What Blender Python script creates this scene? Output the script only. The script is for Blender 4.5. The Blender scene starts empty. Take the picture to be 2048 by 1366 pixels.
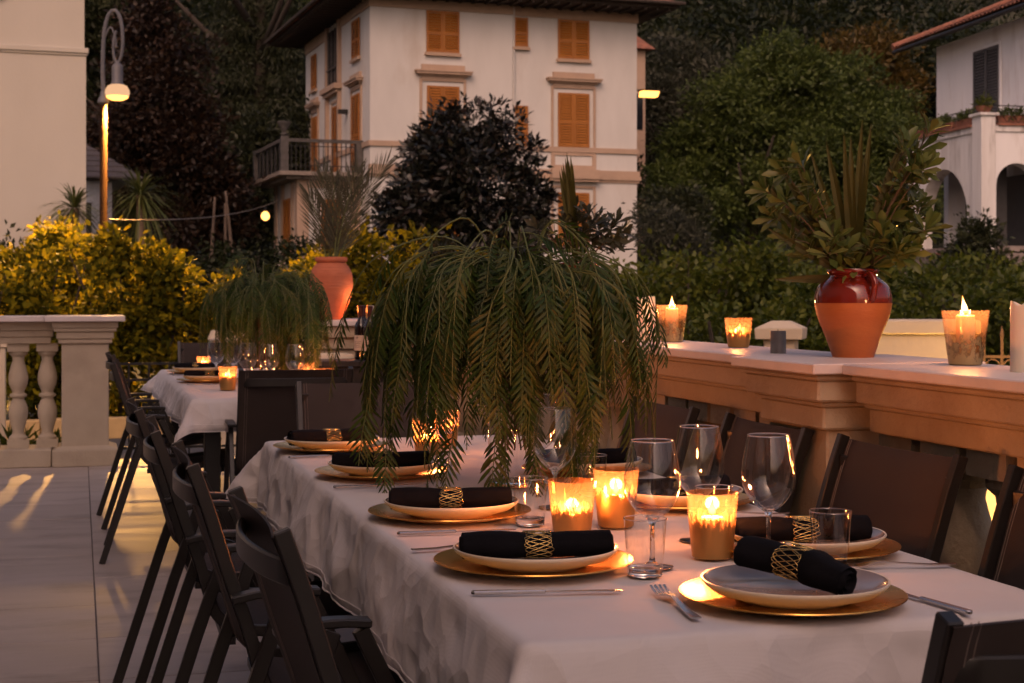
import bpy, bmesh, math, random
import numpy as np
from mathutils import Vector, Matrix, noise as mnoise

random.seed(7)
RNG = np.random.default_rng(7)
PI = math.pi
rad = math.radians
SC = bpy.context.scene
COL = SC.collection

# ------------------------------------------------------------------ camera
cam_d = bpy.data.cameras.new('camera')
cam = bpy.data.objects.new('camera', cam_d)
COL.objects.link(cam)
cam.location = (0, 0, 1.2)
cam.rotation_euler = (rad(90), 0, rad(-15.6))
cam_d.sensor_width = 36
cam_d.lens = 3100 / 2048 * 36
cam_d.shift_y = -96 / 2048
cam_d.clip_start = 0.05
cam_d.clip_end = 1000
cam_d.dof.use_dof = True
cam_d.dof.focus_distance = 3.0
cam_d.dof.aperture_fstop = 13.5
SC.camera = cam

# ------------------------------------------------------------------ sky, sun, exposure
SUN_EL, SUN_ROT = 42.0, 205.0
world = bpy.data.worlds.new('World')
SC.world = world
world.use_nodes = True
wn = world.node_tree.nodes
wl = world.node_tree.links
wn.clear()
sky = wn.new('ShaderNodeTexSky')
sky.sky_type = 'NISHITA'
sky.sun_disc = False
sky.sun_elevation = rad(SUN_EL)
sky.sun_rotation = rad(SUN_ROT)
sky.air_density = 1.0
sky.dust_density = 5.0
sky.ozone_density = 1.0
tint = wn.new('ShaderNodeMix')
tint.data_type = 'RGBA'
tint.blend_type = 'MULTIPLY'
tint.inputs[0].default_value = 1.0
tint.inputs[7].default_value = (1.0, 0.735, 0.655, 1)
bg = wn.new('ShaderNodeBackground')
bg.inputs[1].default_value = 0.163
wo = wn.new('ShaderNodeOutputWorld')
wl.new(sky.outputs[0], tint.inputs[6])
wl.new(tint.outputs[2], bg.inputs[0])
wl.new(bg.outputs[0], wo.inputs[0])

SC.view_settings.view_transform = 'Standard'
SC.view_settings.look = 'None'
SC.view_settings.gamma = 1
SC.view_settings.use_curve_mapping = False
SC.view_settings.exposure = 0.0
cy = SC.cycles
cy.use_denoising = True
try:
    cy.denoiser = 'OPENIMAGEDENOISE'
except Exception:
    pass
cy.max_bounces = 7
cy.diffuse_bounces = 2
cy.glossy_bounces = 5
cy.transmission_bounces = 6
cy.use_adaptive_sampling = True
cy.adaptive_threshold = 0.03
cy.transparent_max_bounces = 24
cy.sample_clamp_indirect = 4.0
cy.sample_clamp_direct = 0.0
cy.caustics_reflective = True
cy.blur_glossy = 1.0
cy.caustics_refractive = False
cy.use_light_tree = False


# ------------------------------------------------------------------ materials
def new_mat(name):
    m = bpy.data.materials.new(name)
    m.use_nodes = True
    nt = m.node_tree
    nt.nodes.clear()
    return m, nt, nt.nodes, nt.links


def nd(nt, typ, **kw):
    n = nt.nodes.new(typ)
    for k, v in kw.items():
        setattr(n, k, v)
    return n


def rgb(c):
    return (c[0], c[1], c[2], 1)


def mat(name, col, rough=0.6, metal=0.0, col2=None, scale=6.0, detail=5, bump=0.0, bscale=40.0, spec=0.5,
        stretch=(1, 1, 1), col3=None, scale3=1.3, coat=0.0, rvar=0.0):
    """surface with two-scale colour mottling, fine relief and roughness variation"""
    m, nt, ns, lk = new_mat(name)
    out = nd(nt, 'ShaderNodeOutputMaterial')
    p = nd(nt, 'ShaderNodeBsdfPrincipled')
    p.inputs['Roughness'].default_value = rough
    p.inputs['Metallic'].default_value = metal
    p.inputs['Specular IOR Level'].default_value = spec
    p.inputs['Coat Weight'].default_value = coat
    p.inputs['Coat Roughness'].default_value = 0.08
    lk.new(p.outputs[0], out.inputs[0])
    tc = nd(nt, 'ShaderNodeTexCoord')
    mp = nd(nt, 'ShaderNodeMapping')
    mp.inputs['Scale'].default_value = stretch
    oi = nd(nt, 'ShaderNodeObjectInfo')
    sh = nd(nt, 'ShaderNodeVectorMath', operation='SCALE')
    sh.inputs[0].default_value = (13.7, 9.1, 5.3)
    lk.new(oi.outputs['Random'], sh.inputs['Scale'])
    lk.new(sh.outputs[0], mp.inputs['Location'])
    lk.new(tc.outputs['Object'], mp.inputs[0])
    c2 = col2 if col2 else tuple(x * 0.8 for x in col)
    n1 = nd(nt, 'ShaderNodeTexNoise')
    n1.inputs['Scale'].default_value = scale
    n1.inputs['Detail'].default_value = detail
    lk.new(mp.outputs[0], n1.inputs['Vector'])
    r1 = nd(nt, 'ShaderNodeValToRGB')
    r1.color_ramp.elements[0].position = 0.32
    r1.color_ramp.elements[1].position = 0.68
    r1.color_ramp.elements[0].color = rgb(c2)
    r1.color_ramp.elements[1].color = rgb(col)
    lk.new(n1.outputs['Fac'], r1.inputs[0])
    cur = r1.outputs[0]
    if col3:
        n3 = nd(nt, 'ShaderNodeTexNoise')
        n3.inputs['Scale'].default_value = scale3
        n3.inputs['Detail'].default_value = 6
        n3.inputs['Roughness'].default_value = 0.65
        lk.new(mp.outputs[0], n3.inputs['Vector'])
        r3 = nd(nt, 'ShaderNodeValToRGB')
        r3.color_ramp.elements[0].position = 0.52
        r3.color_ramp.elements[1].position = 0.78
        r3.color_ramp.elements[0].color = (0, 0, 0, 1)
        r3.color_ramp.elements[1].color = (1, 1, 1, 1)
        lk.new(n3.outputs['Fac'], r3.inputs[0])
        mx = nd(nt, 'ShaderNodeMix', data_type='RGBA')
        lk.new(r3.outputs[0], mx.inputs[0])
        lk.new(cur, mx.inputs[6])
        mx.inputs[7].default_value = rgb(col3)
        cur = mx.outputs[2]
    lk.new(cur, p.inputs['Base Color'])
    if rvar:
        mr = nd(nt, 'ShaderNodeMapRange')
        mr.inputs[3].default_value = max(0.02, rough - rvar)
        mr.inputs[4].default_value = min(1, rough + rvar)
        lk.new(n1.outputs['Fac'], mr.inputs[0])
        lk.new(mr.outputs[0], p.inputs['Roughness'])
    if bump:
        nb = nd(nt, 'ShaderNodeTexNoise')
        nb.inputs['Scale'].default_value = bscale
        nb.inputs['Detail'].default_value = 4
        lk.new(mp.outputs[0], nb.inputs['Vector'])
        b = nd(nt, 'ShaderNodeBump')
        b.inputs['Strength'].default_value = bump
        b.inputs['Distance'].default_value = 0.01
        lk.new(nb.outputs['Fac'], b.inputs['Height'])
        lk.new(b.outputs[0], p.inputs['Normal'])
    return m


def leaf_mat(name, cols, trans=0.35, rough=0.45, spec=0.35):
    """leaf: each leaf has its own tone, light also comes through it"""
    m, nt, ns, lk = new_mat(name)
    out = nd(nt, 'ShaderNodeOutputMaterial')
    g = nd(nt, 'ShaderNodeNewGeometry')
    r = nd(nt, 'ShaderNodeValToRGB')
    els = r.color_ramp.elements
    while len(els) < len(cols):
        els.new(0.5)
    for i, c in enumerate(cols):
        els[i].position = i / (len(cols) - 1)
        els[i].color = rgb(c)
    lk.new(g.outputs['Random Per Island'], r.inputs[0])
    p = nd(nt, 'ShaderNodeBsdfPrincipled')
    p.inputs['Roughness'].default_value = rough
    p.inputs['Specular IOR Level'].default_value = spec
    lk.new(r.outputs[0], p.inputs['Base Color'])
    t = nd(nt, 'ShaderNodeBsdfTranslucent')
    lk.new(r.outputs[0], t.inputs[0])
    mx = nd(nt, 'ShaderNodeMixShader')
    mx.inputs[0].default_value = trans
    lk.new(p.outputs[0], mx.inputs[1])
    lk.new(t.outputs[0], mx.inputs[2])
    lk.new(mx.outputs[0], out.inputs[0])
    return m


def thin_glass(name, tintc=(0.97, 0.97, 0.96), spec_tint=(1, 1, 1), f0=0.06):
    """thin clear glass: mostly see-through, brighter reflections at grazing angles"""
    m, nt, ns, lk = new_mat(name)
    out = nd(nt, 'ShaderNodeOutputMaterial')
    lw = nd(nt, 'ShaderNodeLayerWeight')
    lw.inputs[0].default_value = 0.5
    pw = nd(nt, 'ShaderNodeMath', operation='POWER')
    lk.new(lw.outputs['Facing'], pw.inputs[0])
    pw.inputs[1].default_value = 3.2
    mr = nd(nt, 'ShaderNodeMapRange')
    mr.inputs[3].default_value = 0.065
    mr.inputs[4].default_value = 0.9
    lk.new(pw.outputs[0], mr.inputs[0])
    t = nd(nt, 'ShaderNodeBsdfTransparent')
    t.inputs[0].default_value = rgb(tintc)
    gl = nd(nt, 'ShaderNodeBsdfGlossy')
    gl.inputs['Roughness'].default_value = 0.03
    gl.inputs[0].default_value = rgb(spec_tint)
    mx = nd(nt, 'ShaderNodeMixShader')
    lk.new(mr.outputs[0], mx.inputs[0])
    lk.new(t.outputs[0], mx.inputs[1])
    lk.new(gl.outputs[0], mx.inputs[2])
    lk.new(mx.outputs[0], out.inputs[0])
    return m


def solid_glass(name, col=(1, 1, 1)):
    m, nt, ns, lk = new_mat(name)
    out = nd(nt, 'ShaderNodeOutputMaterial')
    g = nd(nt, 'ShaderNodeBsdfGlass')
    g.inputs['IOR'].default_value = 1.46
    g.inputs['Roughness'].default_value = 0.01
    g.inputs[0].default_value = rgb(col)
    lk.new(g.outputs[0], out.inputs[0])
    return m


def mercury_glass(name, h, low, high, coat_col=(0.46, 0.25, 0.08), clear=(1.0, 0.80, 0.62), film=0.14, nsc=(170, 170, 45), thru=0.16):
    """amber tumbler glass, gilded solid at the foot and flaking off raggedly higher up"""
    m, nt, ns, lk = new_mat(name)
    out = nd(nt, 'ShaderNodeOutputMaterial')
    tc = nd(nt, 'ShaderNodeTexCoord')
    sx = nd(nt, 'ShaderNodeSeparateXYZ')
    lk.new(tc.outputs['Object'], sx.inputs[0])
    mp = nd(nt, 'ShaderNodeMapping')
    mp.inputs['Scale'].default_value = nsc
    lk.new(tc.outputs['Object'], mp.inputs[0])
    n = nd(nt, 'ShaderNodeTexNoise')
    n.inputs['Scale'].default_value = 1.0
    n.inputs['Detail'].default_value = 6
    n.inputs['Roughness'].default_value = 0.7
    lk.new(mp.outputs[0], n.inputs['Vector'])
    mr = nd(nt, 'ShaderNodeMapRange')          # 0 at foot .. 1 where the coat is gone
    mr.inputs[1].default_value = low * h
    mr.inputs[2].default_value = high * h
    lk.new(sx.outputs[2], mr.inputs[0])
    md = nd(nt, 'ShaderNodeMath', operation='MULTIPLY_ADD')   # noise window follows the height
    lk.new(mr.outputs[0], md.inputs[0])
    md.inputs[1].default_value = 0.55
    md.inputs[2].default_value = 0.22
    gt = nd(nt, 'ShaderNodeMath', operation='SUBTRACT')
    lk.new(n.outputs['Fac'], gt.inputs[0])
    lk.new(md.outputs[0], gt.inputs[1])
    sm = nd(nt, 'ShaderNodeMapRange')
    sm.inputs[1].default_value = -0.03
    sm.inputs[2].default_value = 0.04
    lk.new(gt.outputs[0], sm.inputs[0])
    # clear amber glass
    lw = nd(nt, 'ShaderNodeLayerWeight')
    lw.inputs[0].default_value = 0.3
    t = nd(nt, 'ShaderNodeBsdfTransparent')
    t.inputs[0].default_value = rgb(clear)
    tl = nd(nt, 'ShaderNodeBsdfTranslucent')
    tl.inputs[0].default_value = (1.0, 0.62, 0.38, 1)
    m0 = nd(nt, 'ShaderNodeMixShader')
    m0.inputs[0].default_value = film
    lk.new(t.outputs[0], m0.inputs[1])
    lk.new(tl.outputs[0], m0.inputs[2])
    gl = nd(nt, 'ShaderNodeBsdfGlossy')
    gl.inputs['Roughness'].default_value = 0.08
    m1 = nd(nt, 'ShaderNodeMixShader')
    fm = nd(nt, 'ShaderNodeMath', operation='MULTIPLY_ADD')
    lk.new(lw.outputs['Facing'], fm.inputs[0])
    fm.inputs[1].default_value = 0.30
    fm.inputs[2].default_value = 0.03
    lk.new(fm.outputs[0], m1.inputs[0])
    lk.new(m0.outputs[0], m1.inputs[1])
    lk.new(gl.outputs[0], m1.inputs[2])
    # gilding
    p = nd(nt, 'ShaderNodeBsdfPrincipled')
    p.inputs['Base Color'].default_value = rgb(coat_col)
    p.inputs['Metallic'].default_value = 0.75
    p.inputs['Roughness'].default_value = 0.42
    tc2 = nd(nt, 'ShaderNodeBsdfTranslucent')
    tc2.inputs[0].default_value = (0.55, 0.25, 0.07, 1)
    m2 = nd(nt, 'ShaderNodeMixShader')
    m2.inputs[0].default_value = thru
    lk.new(p.outputs[0], m2.inputs[1])
    lk.new(tc2.outputs[0], m2.inputs[2])
    m3 = nd(nt, 'ShaderNodeMixShader')
    lk.new(sm.outputs[0], m3.inputs[0])
    lk.new(m1.outputs[0], m3.inputs[1])
    lk.new(m2.outputs[0], m3.inputs[2])
    lk.new(m3.outputs[0], out.inputs[0])
    return m


def emit(name, col, strength):
    m, nt, ns, lk = new_mat(name)
    out = nd(nt, 'ShaderNodeOutputMaterial')
    e = nd(nt, 'ShaderNodeEmission')
    e.inputs[0].default_value = rgb(col)
    e.inputs[1].default_value = strength
    lk.new(e.outputs[0], out.inputs[0])
    return m


def flame_mat(name):
    """candle flame: white-yellow body, orange tip, thinning out towards its edge"""
    m, nt, ns, lk = new_mat(name)
    out = nd(nt, 'ShaderNodeOutputMaterial')
    tc = nd(nt, 'ShaderNodeTexCoord')
    sx = nd(nt, 'ShaderNodeSeparateXYZ')
    lk.new(tc.outputs['Generated'], sx.inputs[0])
    r = nd(nt, 'ShaderNodeValToRGB')
    els = r.color_ramp.elements
    els.new(0.5)
    for i, (p, c) in enumerate(((0.0, (0.9, 0.30, 0.06)), (0.40, (1.0, 0.66, 0.30)), (1.0, (1.0, 0.30, 0.04)))):
        els[i].position = p
        els[i].color = rgb(c)
    lk.new(sx.outputs[2], r.inputs[0])
    e = nd(nt, 'ShaderNodeEmission')
    e.inputs[1].default_value = 6.0
    lk.new(r.outputs[0], e.inputs[0])
    t = nd(nt, 'ShaderNodeBsdfTransparent')
    lw = nd(nt, 'ShaderNodeLayerWeight')
    lw.inputs[0].default_value = 0.5
    pw = nd(nt, 'ShaderNodeMath', operation='POWER')
    lk.new(lw.outputs['Facing'], pw.inputs[0])
    pw.inputs[1].default_value = 1.4
    mx = nd(nt, 'ShaderNodeMixShader')
    lk.new(pw.outputs[0], mx.inputs[0])
    lk.new(e.outputs[0], mx.inputs[1])
    lk.new(t.outputs[0], mx.inputs[2])
    lk.new(mx.outputs[0], out.inputs[0])
    return m


def wax_mat(name, col, trans=0.4):
    m, nt, ns, lk = new_mat(name)
    out = nd(nt, 'ShaderNodeOutputMaterial')
    p = nd(nt, 'ShaderNodeBsdfPrincipled')
    p.inputs['Base Color'].default_value = rgb(col)
    p.inputs['Roughness'].default_value = 0.45
    p.inputs['Subsurface Weight'].default_value = trans
    p.inputs['Subsurface Radius'].default_value = (0.03, 0.014, 0.007)
    p.inputs['Subsurface Scale'].default_value = 0.6
    lk.new(p.outputs[0], out.inputs[0])
    return m


def fabric_mesh_mat(name, col, see=0.06):
    """woven synthetic sling: fine weave relief, a little light comes through"""
    m, nt, ns, lk = new_mat(name)
    out = nd(nt, 'ShaderNodeOutputMaterial')
    tc = nd(nt, 'ShaderNodeTexCoord')
    n = nd(nt, 'ShaderNodeTexNoise')
    n.inputs['Scale'].default_value = 9
    lk.new(tc.outputs['Object'], n.inputs['Vector'])
    r = nd(nt, 'ShaderNodeValToRGB')
    r.color_ramp.elements[0].color = rgb(tuple(x * 0.8 for x in col))
    r.color_ramp.elements[1].color = rgb(tuple(x * 1.2 for x in col))
    lk.new(n.outputs['Fac'], r.inputs[0])
    w1 = nd(nt, 'ShaderNodeTexWave', bands_direction='Y')
    w1.inputs['Scale'].default_value = 130
    w2 = nd(nt, 'ShaderNodeTexWave', bands_direction='Z')
    w2.inputs['Scale'].default_value = 130
    lk.new(tc.outputs['Object'], w1.inputs['Vector'])
    lk.new(tc.outputs['Object'], w2.inputs['Vector'])
    ad = nd(nt, 'ShaderNodeMath', operation='ADD')
    lk.new(w1.outputs['Fac'], ad.inputs[0])
    lk.new(w2.outputs['Fac'], ad.inputs[1])
    b = nd(nt, 'ShaderNodeBump')
    b.inputs['Strength'].default_value = 0.25
    b.inputs['Distance'].default_value = 0.002
    lk.new(ad.outputs[0], b.inputs['Height'])
    p = nd(nt, 'ShaderNodeBsdfPrincipled')
    p.inputs['Roughness'].default_value = 0.62
    p.inputs['Specular IOR Level'].default_value = 0.3
    lk.new(r.outputs[0], p.inputs['Base Color'])
    lk.new(b.outputs[0], p.inputs['Normal'])
    t = nd(nt, 'ShaderNodeBsdfTransparent')
    mx = nd(nt, 'ShaderNodeMixShader')
    mx.inputs[0].default_value = see
    lk.new(p.outputs[0], mx.inputs[1])
    lk.new(t.outputs[0], mx.inputs[2])
    lk.new(mx.outputs[0], out.inputs[0])
    return m


def linen_mat(name, col):
    m, nt, ns, lk = new_mat(name)
    out = nd(nt, 'ShaderNodeOutputMaterial')
    p = nd(nt, 'ShaderNodeBsdfPrincipled')
    p.inputs['Roughness'].default_value = 0.85
    p.inputs['Specular IOR Level'].default_value = 0.15
    p.inputs['Sheen Weight'].default_value = 0.15
    tc = nd(nt, 'ShaderNodeTexCoord')
    n = nd(nt, 'ShaderNodeTexNoise')
    n.inputs['Scale'].default_value = 5
    n.inputs['Detail'].default_value = 5
    lk.new(tc.outputs['Object'], n.inputs['Vector'])
    r = nd(nt, 'ShaderNodeValToRGB')
    r.color_ramp.elements[0].position = 0.3
    r.color_ramp.elements[1].position = 0.7
    r.color_ramp.elements[0].color = rgb(tuple(x * 0.93 for x in col))
    r.color_ramp.elements[1].color = rgb(col)
    lk.new(n.outputs['Fac'], r.inputs[0])
    lk.new(r.outputs[0], p.inputs['Base Color'])
    # creases from folding and packing: ridged noise at two scales, plus weave
    mp = nd(nt, 'ShaderNodeMapping')
    mp.inputs['Rotation'].default_value = (0.4, 0.5, 0.6)
    lk.new(tc.outputs['Object'], mp.inputs[0])
    dn = nd(nt, 'ShaderNodeTexNoise')
    dn.inputs['Scale'].default_value = 4
    lk.new(mp.outputs[0], dn.inputs['Vector'])
    dv = nd(nt, 'ShaderNodeMix', data_type='VECTOR')
    dv.inputs[0].default_value = 0.12
    lk.new(mp.outputs[0], dv.inputs[4])
    lk.new(dn.outputs['Color'], dv.inputs[5])
    v = nd(nt, 'ShaderNodeTexVoronoi')
    v.inputs['Scale'].default_value = 7.5
    lk.new(dv.outputs[1], v.inputs['Vector'])
    n2 = nd(nt, 'ShaderNodeTexVoronoi')
    n2.inputs['Scale'].default_value = 17
    lk.new(dv.outputs[1], n2.inputs['Vector'])
    hf = nd(nt, 'ShaderNodeMath', operation='MULTIPLY')
    lk.new(n2.outputs['Distance'], hf.inputs[0])
    hf.inputs[1].default_value = 0.35
    ad = nd(nt, 'ShaderNodeMath', operation='ADD')
    lk.new(v.outputs['Distance'], ad.inputs[0])
    lk.new(hf.outputs[0], ad.inputs[1])
    b = nd(nt, 'ShaderNodeBump')
    geo = nd(nt, 'ShaderNodeNewGeometry')
    sx = nd(nt, 'ShaderNodeSeparateXYZ')
    lk.new(geo.outputs['True Normal'], sx.inputs[0])
    ab = nd(nt, 'ShaderNodeMath', operation='ABSOLUTE')
    lk.new(sx.outputs[2], ab.inputs[0])
    st_ = nd(nt, 'ShaderNodeMapRange')          # the drop is far more creased than the smoothed top
    st_.inputs[1].default_value = 0.3
    st_.inputs[2].default_value = 0.95
    st_.inputs[3].default_value = 0.75
    st_.inputs[4].default_value = 0.13
    lk.new(ab.outputs[0], st_.inputs[0])
    lk.new(st_.outputs[0], b.inputs['Strength'])
    b.inputs['Distance'].default_value = 0.03
    lk.new(ad.outputs[0], b.inputs['Height'])
    w1 = nd(nt, 'ShaderNodeTexWave', bands_direction='X')
    w1.inputs['Scale'].default_value = 160
    w1.inputs['Distortion'].default_value = 1.2
    lk.new(tc.outputs['Object'], w1.inputs['Vector'])
    w2 = nd(nt, 'ShaderNodeTexWave', bands_direction='Y')
    w2.inputs['Scale'].default_value = 160
    w2.inputs['Distortion'].default_value = 1.2
    lk.new(tc.outputs['Object'], w2.inputs['Vector'])
    a2 = nd(nt, 'ShaderNodeMath', operation='ADD')
    lk.new(w1.outputs['Fac'], a2.inputs[0])
    lk.new(w2.outputs['Fac'], a2.inputs[1])
    b2 = nd(nt, 'ShaderNodeBump')
    b2.inputs['Strength'].default_value = 0.12
    b2.inputs['Distance'].default_value = 0.001
    lk.new(a2.outputs[0], b2.inputs['Height'])
    lk.new(b.outputs[0], b2.inputs['Normal'])
    lk.new(b2.outputs[0], p.inputs['Normal'])
    t = nd(nt, 'ShaderNodeBsdfTranslucent')
    lk.new(r.outputs[0], t.inputs[0])
    mx = nd(nt, 'ShaderNodeMixShader')
    mx.inputs[0].default_value = 0.08
    lk.new(p.outputs[0], mx.inputs[1])
    lk.new(t.outputs[0], mx.inputs[2])
    lk.new(mx.outputs[0], out.inputs[0])
    return m


M = {}
M['stucco'] = mat('stucco', (0.62, 0.60, 0.57), 0.9, col2=(0.57, 0.55, 0.52), scale=1.5, bump=0.25, bscale=60, col3=(0.50, 0.45, 0.40), scale3=0.8, stretch=(1, 1, 0.35))
M['stucco_left'] = mat('stucco_left', (0.50, 0.46, 0.40), 0.9, col2=(0.47, 0.43, 0.37), scale=0.8, bump=0.2, bscale=25, col3=(0.45, 0.40, 0.34), scale3=0.4, stretch=(1, 1, 0.6))
M['trim_pink'] = mat('trim_pink', (0.46, 0.33, 0.24), 0.85, col2=(0.41, 0.29, 0.21), scale=4, bump=0.15, bscale=40, col3=(0.33, 0.24, 0.18), scale3=2)
M['trim_dirty'] = mat('trim_dirty', (0.30, 0.25, 0.21), 0.9, col2=(0.16, 0.13, 0.11), scale=5, bump=0.3, bscale=30)
M['shutter_ochre'] = mat('shutter_ochre', (0.36, 0.135, 0.018), 0.6, col2=(0.30, 0.105, 0.012), scale=3, stretch=(1, 1, 0.3))
M['shutter_grey'] = mat('shutter_grey', (0.075, 0.075, 0.08), 0.6, scale=4)
M['roof_dark'] = mat('roof_dark', (0.05, 0.036, 0.028), 0.85, scale=6, bump=0.4, bscale=20)
M['roof_tile'] = mat('roof_tile', (0.30, 0.12, 0.075), 0.9, col2=(0.17, 0.075, 0.05), scale=5, bump=0.4, bscale=18, col3=(0.11, 0.08, 0.065), scale3=2.2)
M['roof_grey'] = mat('roof_grey', (0.16, 0.13, 0.12), 0.9, scale=4, bump=0.3)
M['white_house'] = mat('white_house', (0.80, 0.80, 0.82), 0.9, col2=(0.74, 0.74, 0.76), scale=1.6, bump=0.2, bscale=40, col3=(0.44, 0.39, 0.36), scale3=0.9, stretch=(1, 1, 0.22))
M['white_stained'] = mat('white_stained', (0.74, 0.73, 0.73), 0.9, col2=(0.56, 0.54, 0.53), scale=2.6, bump=0.25, bscale=40, col3=(0.15, 0.125, 0.11), scale3=2.4, stretch=(1, 1, 0.12))
M['old_stone'] = mat('old_stone', (0.30, 0.25, 0.23), 0.95, col2=(0.16, 0.13, 0.12), scale=3, bump=0.7, bscale=12, col3=(0.09, 0.08, 0.06), scale3=1.5)
M['iron'] = mat('iron', (0.022, 0.02, 0.02), 0.55, metal=0.3, scale=20)
M['rusty_iron'] = mat('rusty_iron', (0.09, 0.05, 0.032), 0.8, scale=20)
M['concrete_dirty'] = mat('concrete_dirty', (0.11, 0.10, 0.095), 0.9, col2=(0.06, 0.055, 0.05), scale=5, bump=0.4)
M['glass_dark'] = mat('glass_dark', (0.015, 0.016, 0.02), 0.12, scale=2)
M['lamp_grey'] = mat('lamp_grey', (0.10, 0.10, 0.115), 0.5, scale=10, rvar=0.1)
M['lamp_pole'] = mat('lamp_pole', (0.030, 0.0135, 0.004), 0.7, col2=(0.025, 0.011, 0.0034), spec=0.1, scale=6)
M['cable'] = mat('cable', (0.16, 0.13, 0.11), 0.6)
M['bal_stone'] = mat('bal_stone', (0.47, 0.395, 0.30), 0.9, col2=(0.42, 0.35, 0.26), scale=7, bump=0.35, bscale=90, col3=(0.35, 0.285, 0.21), scale3=2.0)
M['bal_stone_right'] = mat('bal_stone_right', (0.46, 0.385, 0.28), 0.9, col2=(0.40, 0.33, 0.235), scale=7, bump=0.4, bscale=90, col3=(0.28, 0.20, 0.12), scale3=2.4)
M['marble'] = mat('marble', (0.66, 0.60, 0.58), 0.42, col2=(0.58, 0.52, 0.51), scale=9, bump=0.12, bscale=70, col3=(0.47, 0.42, 0.41), scale3=3.0, rvar=0.12)
M['cream_wall'] = mat('cream_wall', (0.62, 0.52, 0.40), 0.9, col2=(0.58, 0.48, 0.36), scale=4, bump=0.2)
M['tile'] = mat('tile', (0.46, 0.395, 0.355), 0.52, col2=(0.35, 0.295, 0.26), scale=2.2, detail=7, stretch=(0.8, 2.0, 1), bump=0.14, bscale=18, col3=(0.24, 0.195, 0.165), scale3=2.4, rvar=0.14)
M['grout'] = mat('grout', (0.13, 0.11, 0.10), 0.95, scale=12)
M['ground'] = mat('ground', (0.06, 0.055, 0.03), 0.95, col2=(0.03, 0.035, 0.015), scale=0.6, bump=0.5, bscale=4)
M['asphalt'] = mat('asphalt', (0.06, 0.06, 0.068), 0.85, scale=8, bump=0.4, bscale=80)
M['ochre_wall'] = mat('ochre_wall', (0.48, 0.32, 0.14), 0.9, scale=5, bump=0.3)
M['bark'] = mat('bark', (0.055, 0.042, 0.032), 0.95, col2=(0.03, 0.023, 0.018), scale=8, bump=0.8, bscale=25, stretch=(1, 1, 0.25))
M['bark_pale'] = mat('bark_pale', (0.20, 0.145, 0.105), 0.95, col2=(0.12, 0.085, 0.06), scale=8, bump=0.8, bscale=25, stretch=(1, 1, 0.25))
M['stem'] = mat('stem', (0.10, 0.12, 0.03), 0.6, scale=20)
M['twig'] = mat('twig', (0.12, 0.07, 0.035), 0.7, scale=20)
M['chair_metal'] = mat('chair_metal', (0.013, 0.0105, 0.0095), 0.38, col2=(0.011, 0.009, 0.008), scale=14, spec=0.5, rvar=0.08)
M['sling'] = fabric_mesh_mat('sling', (0.036, 0.026, 0.023))
M['thread'] = mat('thread', (0.20, 0.16, 0.14), 0.8)
M['linen'] = linen_mat('linen', (0.72, 0.675, 0.665))
M['table_black'] = mat('table_black', (0.012, 0.011, 0.011), 0.4, scale=10)
M['gold'] = mat('gold', (0.92, 0.53, 0.14), 0.27, metal=1.0, col2=(0.84, 0.45, 0.10), scale=7, bump=0.05, bscale=25, rvar=0.08)
M['gold_wire'] = mat('gold_wire', (0.85, 0.60, 0.24), 0.25, metal=1.0, scale=30)
M['plate_out'] = mat('plate_out', (0.84, 0.77, 0.64), 0.32, col2=(0.80, 0.72, 0.59), scale=10, bump=0.04, bscale=60)
M['plate_in'] = mat('plate_in', (0.25, 0.205, 0.185), 0.20, col2=(0.22, 0.18, 0.16), scale=8, coat=0.3)
M['napkin'] = mat('napkin', (0.0065, 0.006, 0.008), 0.85, col2=(0.0045, 0.004, 0.0055), scale=12, bump=0.5, bscale=26, spec=0.12)
M['steel'] = mat('steel', (0.62, 0.60, 0.59), 0.24, metal=1.0, scale=20, rvar=0.05)
M['glass_bowl'] = thin_glass('glass_bowl')
M['glass_solid'] = solid_glass('glass_solid', (0.99, 0.98, 0.97))
M['wax_white'] = wax_mat('wax_white', (0.80, 0.68, 0.55))
M['wax_glow'] = wax_mat('wax_glow', (0.85, 0.62, 0.40), 0.6)
M['wax_grey'] = wax_mat('wax_grey', (0.17, 0.165, 0.17), 0.1)
M['wick'] = mat('wick', (0.02, 0.017, 0.015), 0.9)
M['flame'] = flame_mat('flame')
M['terracotta'] = mat('terracotta', (0.48, 0.145, 0.07), 0.8, col2=(0.40, 0.115, 0.055), scale=5, bump=0.35, bscale=30, stretch=(1, 1, 5), col3=(0.54, 0.22, 0.13), scale3=2.2)
M['terracotta_raw'] = mat('terracotta_raw', (0.43, 0.125, 0.028), 0.5, col2=(0.33, 0.085, 0.02), scale=6, bump=0.2, bscale=40, stretch=(1, 1, 3))
M['glaze'] = mat('glaze', (0.16, 0.016, 0.009), 0.10, col2=(0.12, 0.011, 0.006), scale=8, coat=0.5)
M['soil'] = mat('soil', (0.035, 0.022, 0.015), 0.95, bump=0.6)
M['bottle'] = mat('bottle', (0.010, 0.008, 0.008), 0.07, col2=(0.012, 0.006, 0.006), scale=3, coat=0.3)
M['capsule'] = mat('capsule', (0.05, 0.008, 0.008), 0.35, scale=12)
M['paper'] = mat('paper', (0.60, 0.52, 0.43), 0.8, scale=14)
M['ink'] = mat('ink', (0.06, 0.05, 0.05), 0.8)
M['green_glass'] = mat('green_glass', (0.05, 0.20, 0.035), 0.1, coat=0.4)
M['lamp_lit'] = emit('lamp_lit', (1.0, 0.42, 0.09), 4)
M['lamp_glass'] = emit('lamp_glass', (1.0, 0.56, 0.30), 0.9)
M['bulb_lit'] = emit('bulb_lit', (1.0, 0.42, 0.10), 4.5)
M['hill_window'] = emit('hill_window', (1.0, 0.50, 0.16), 0.8)

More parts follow.
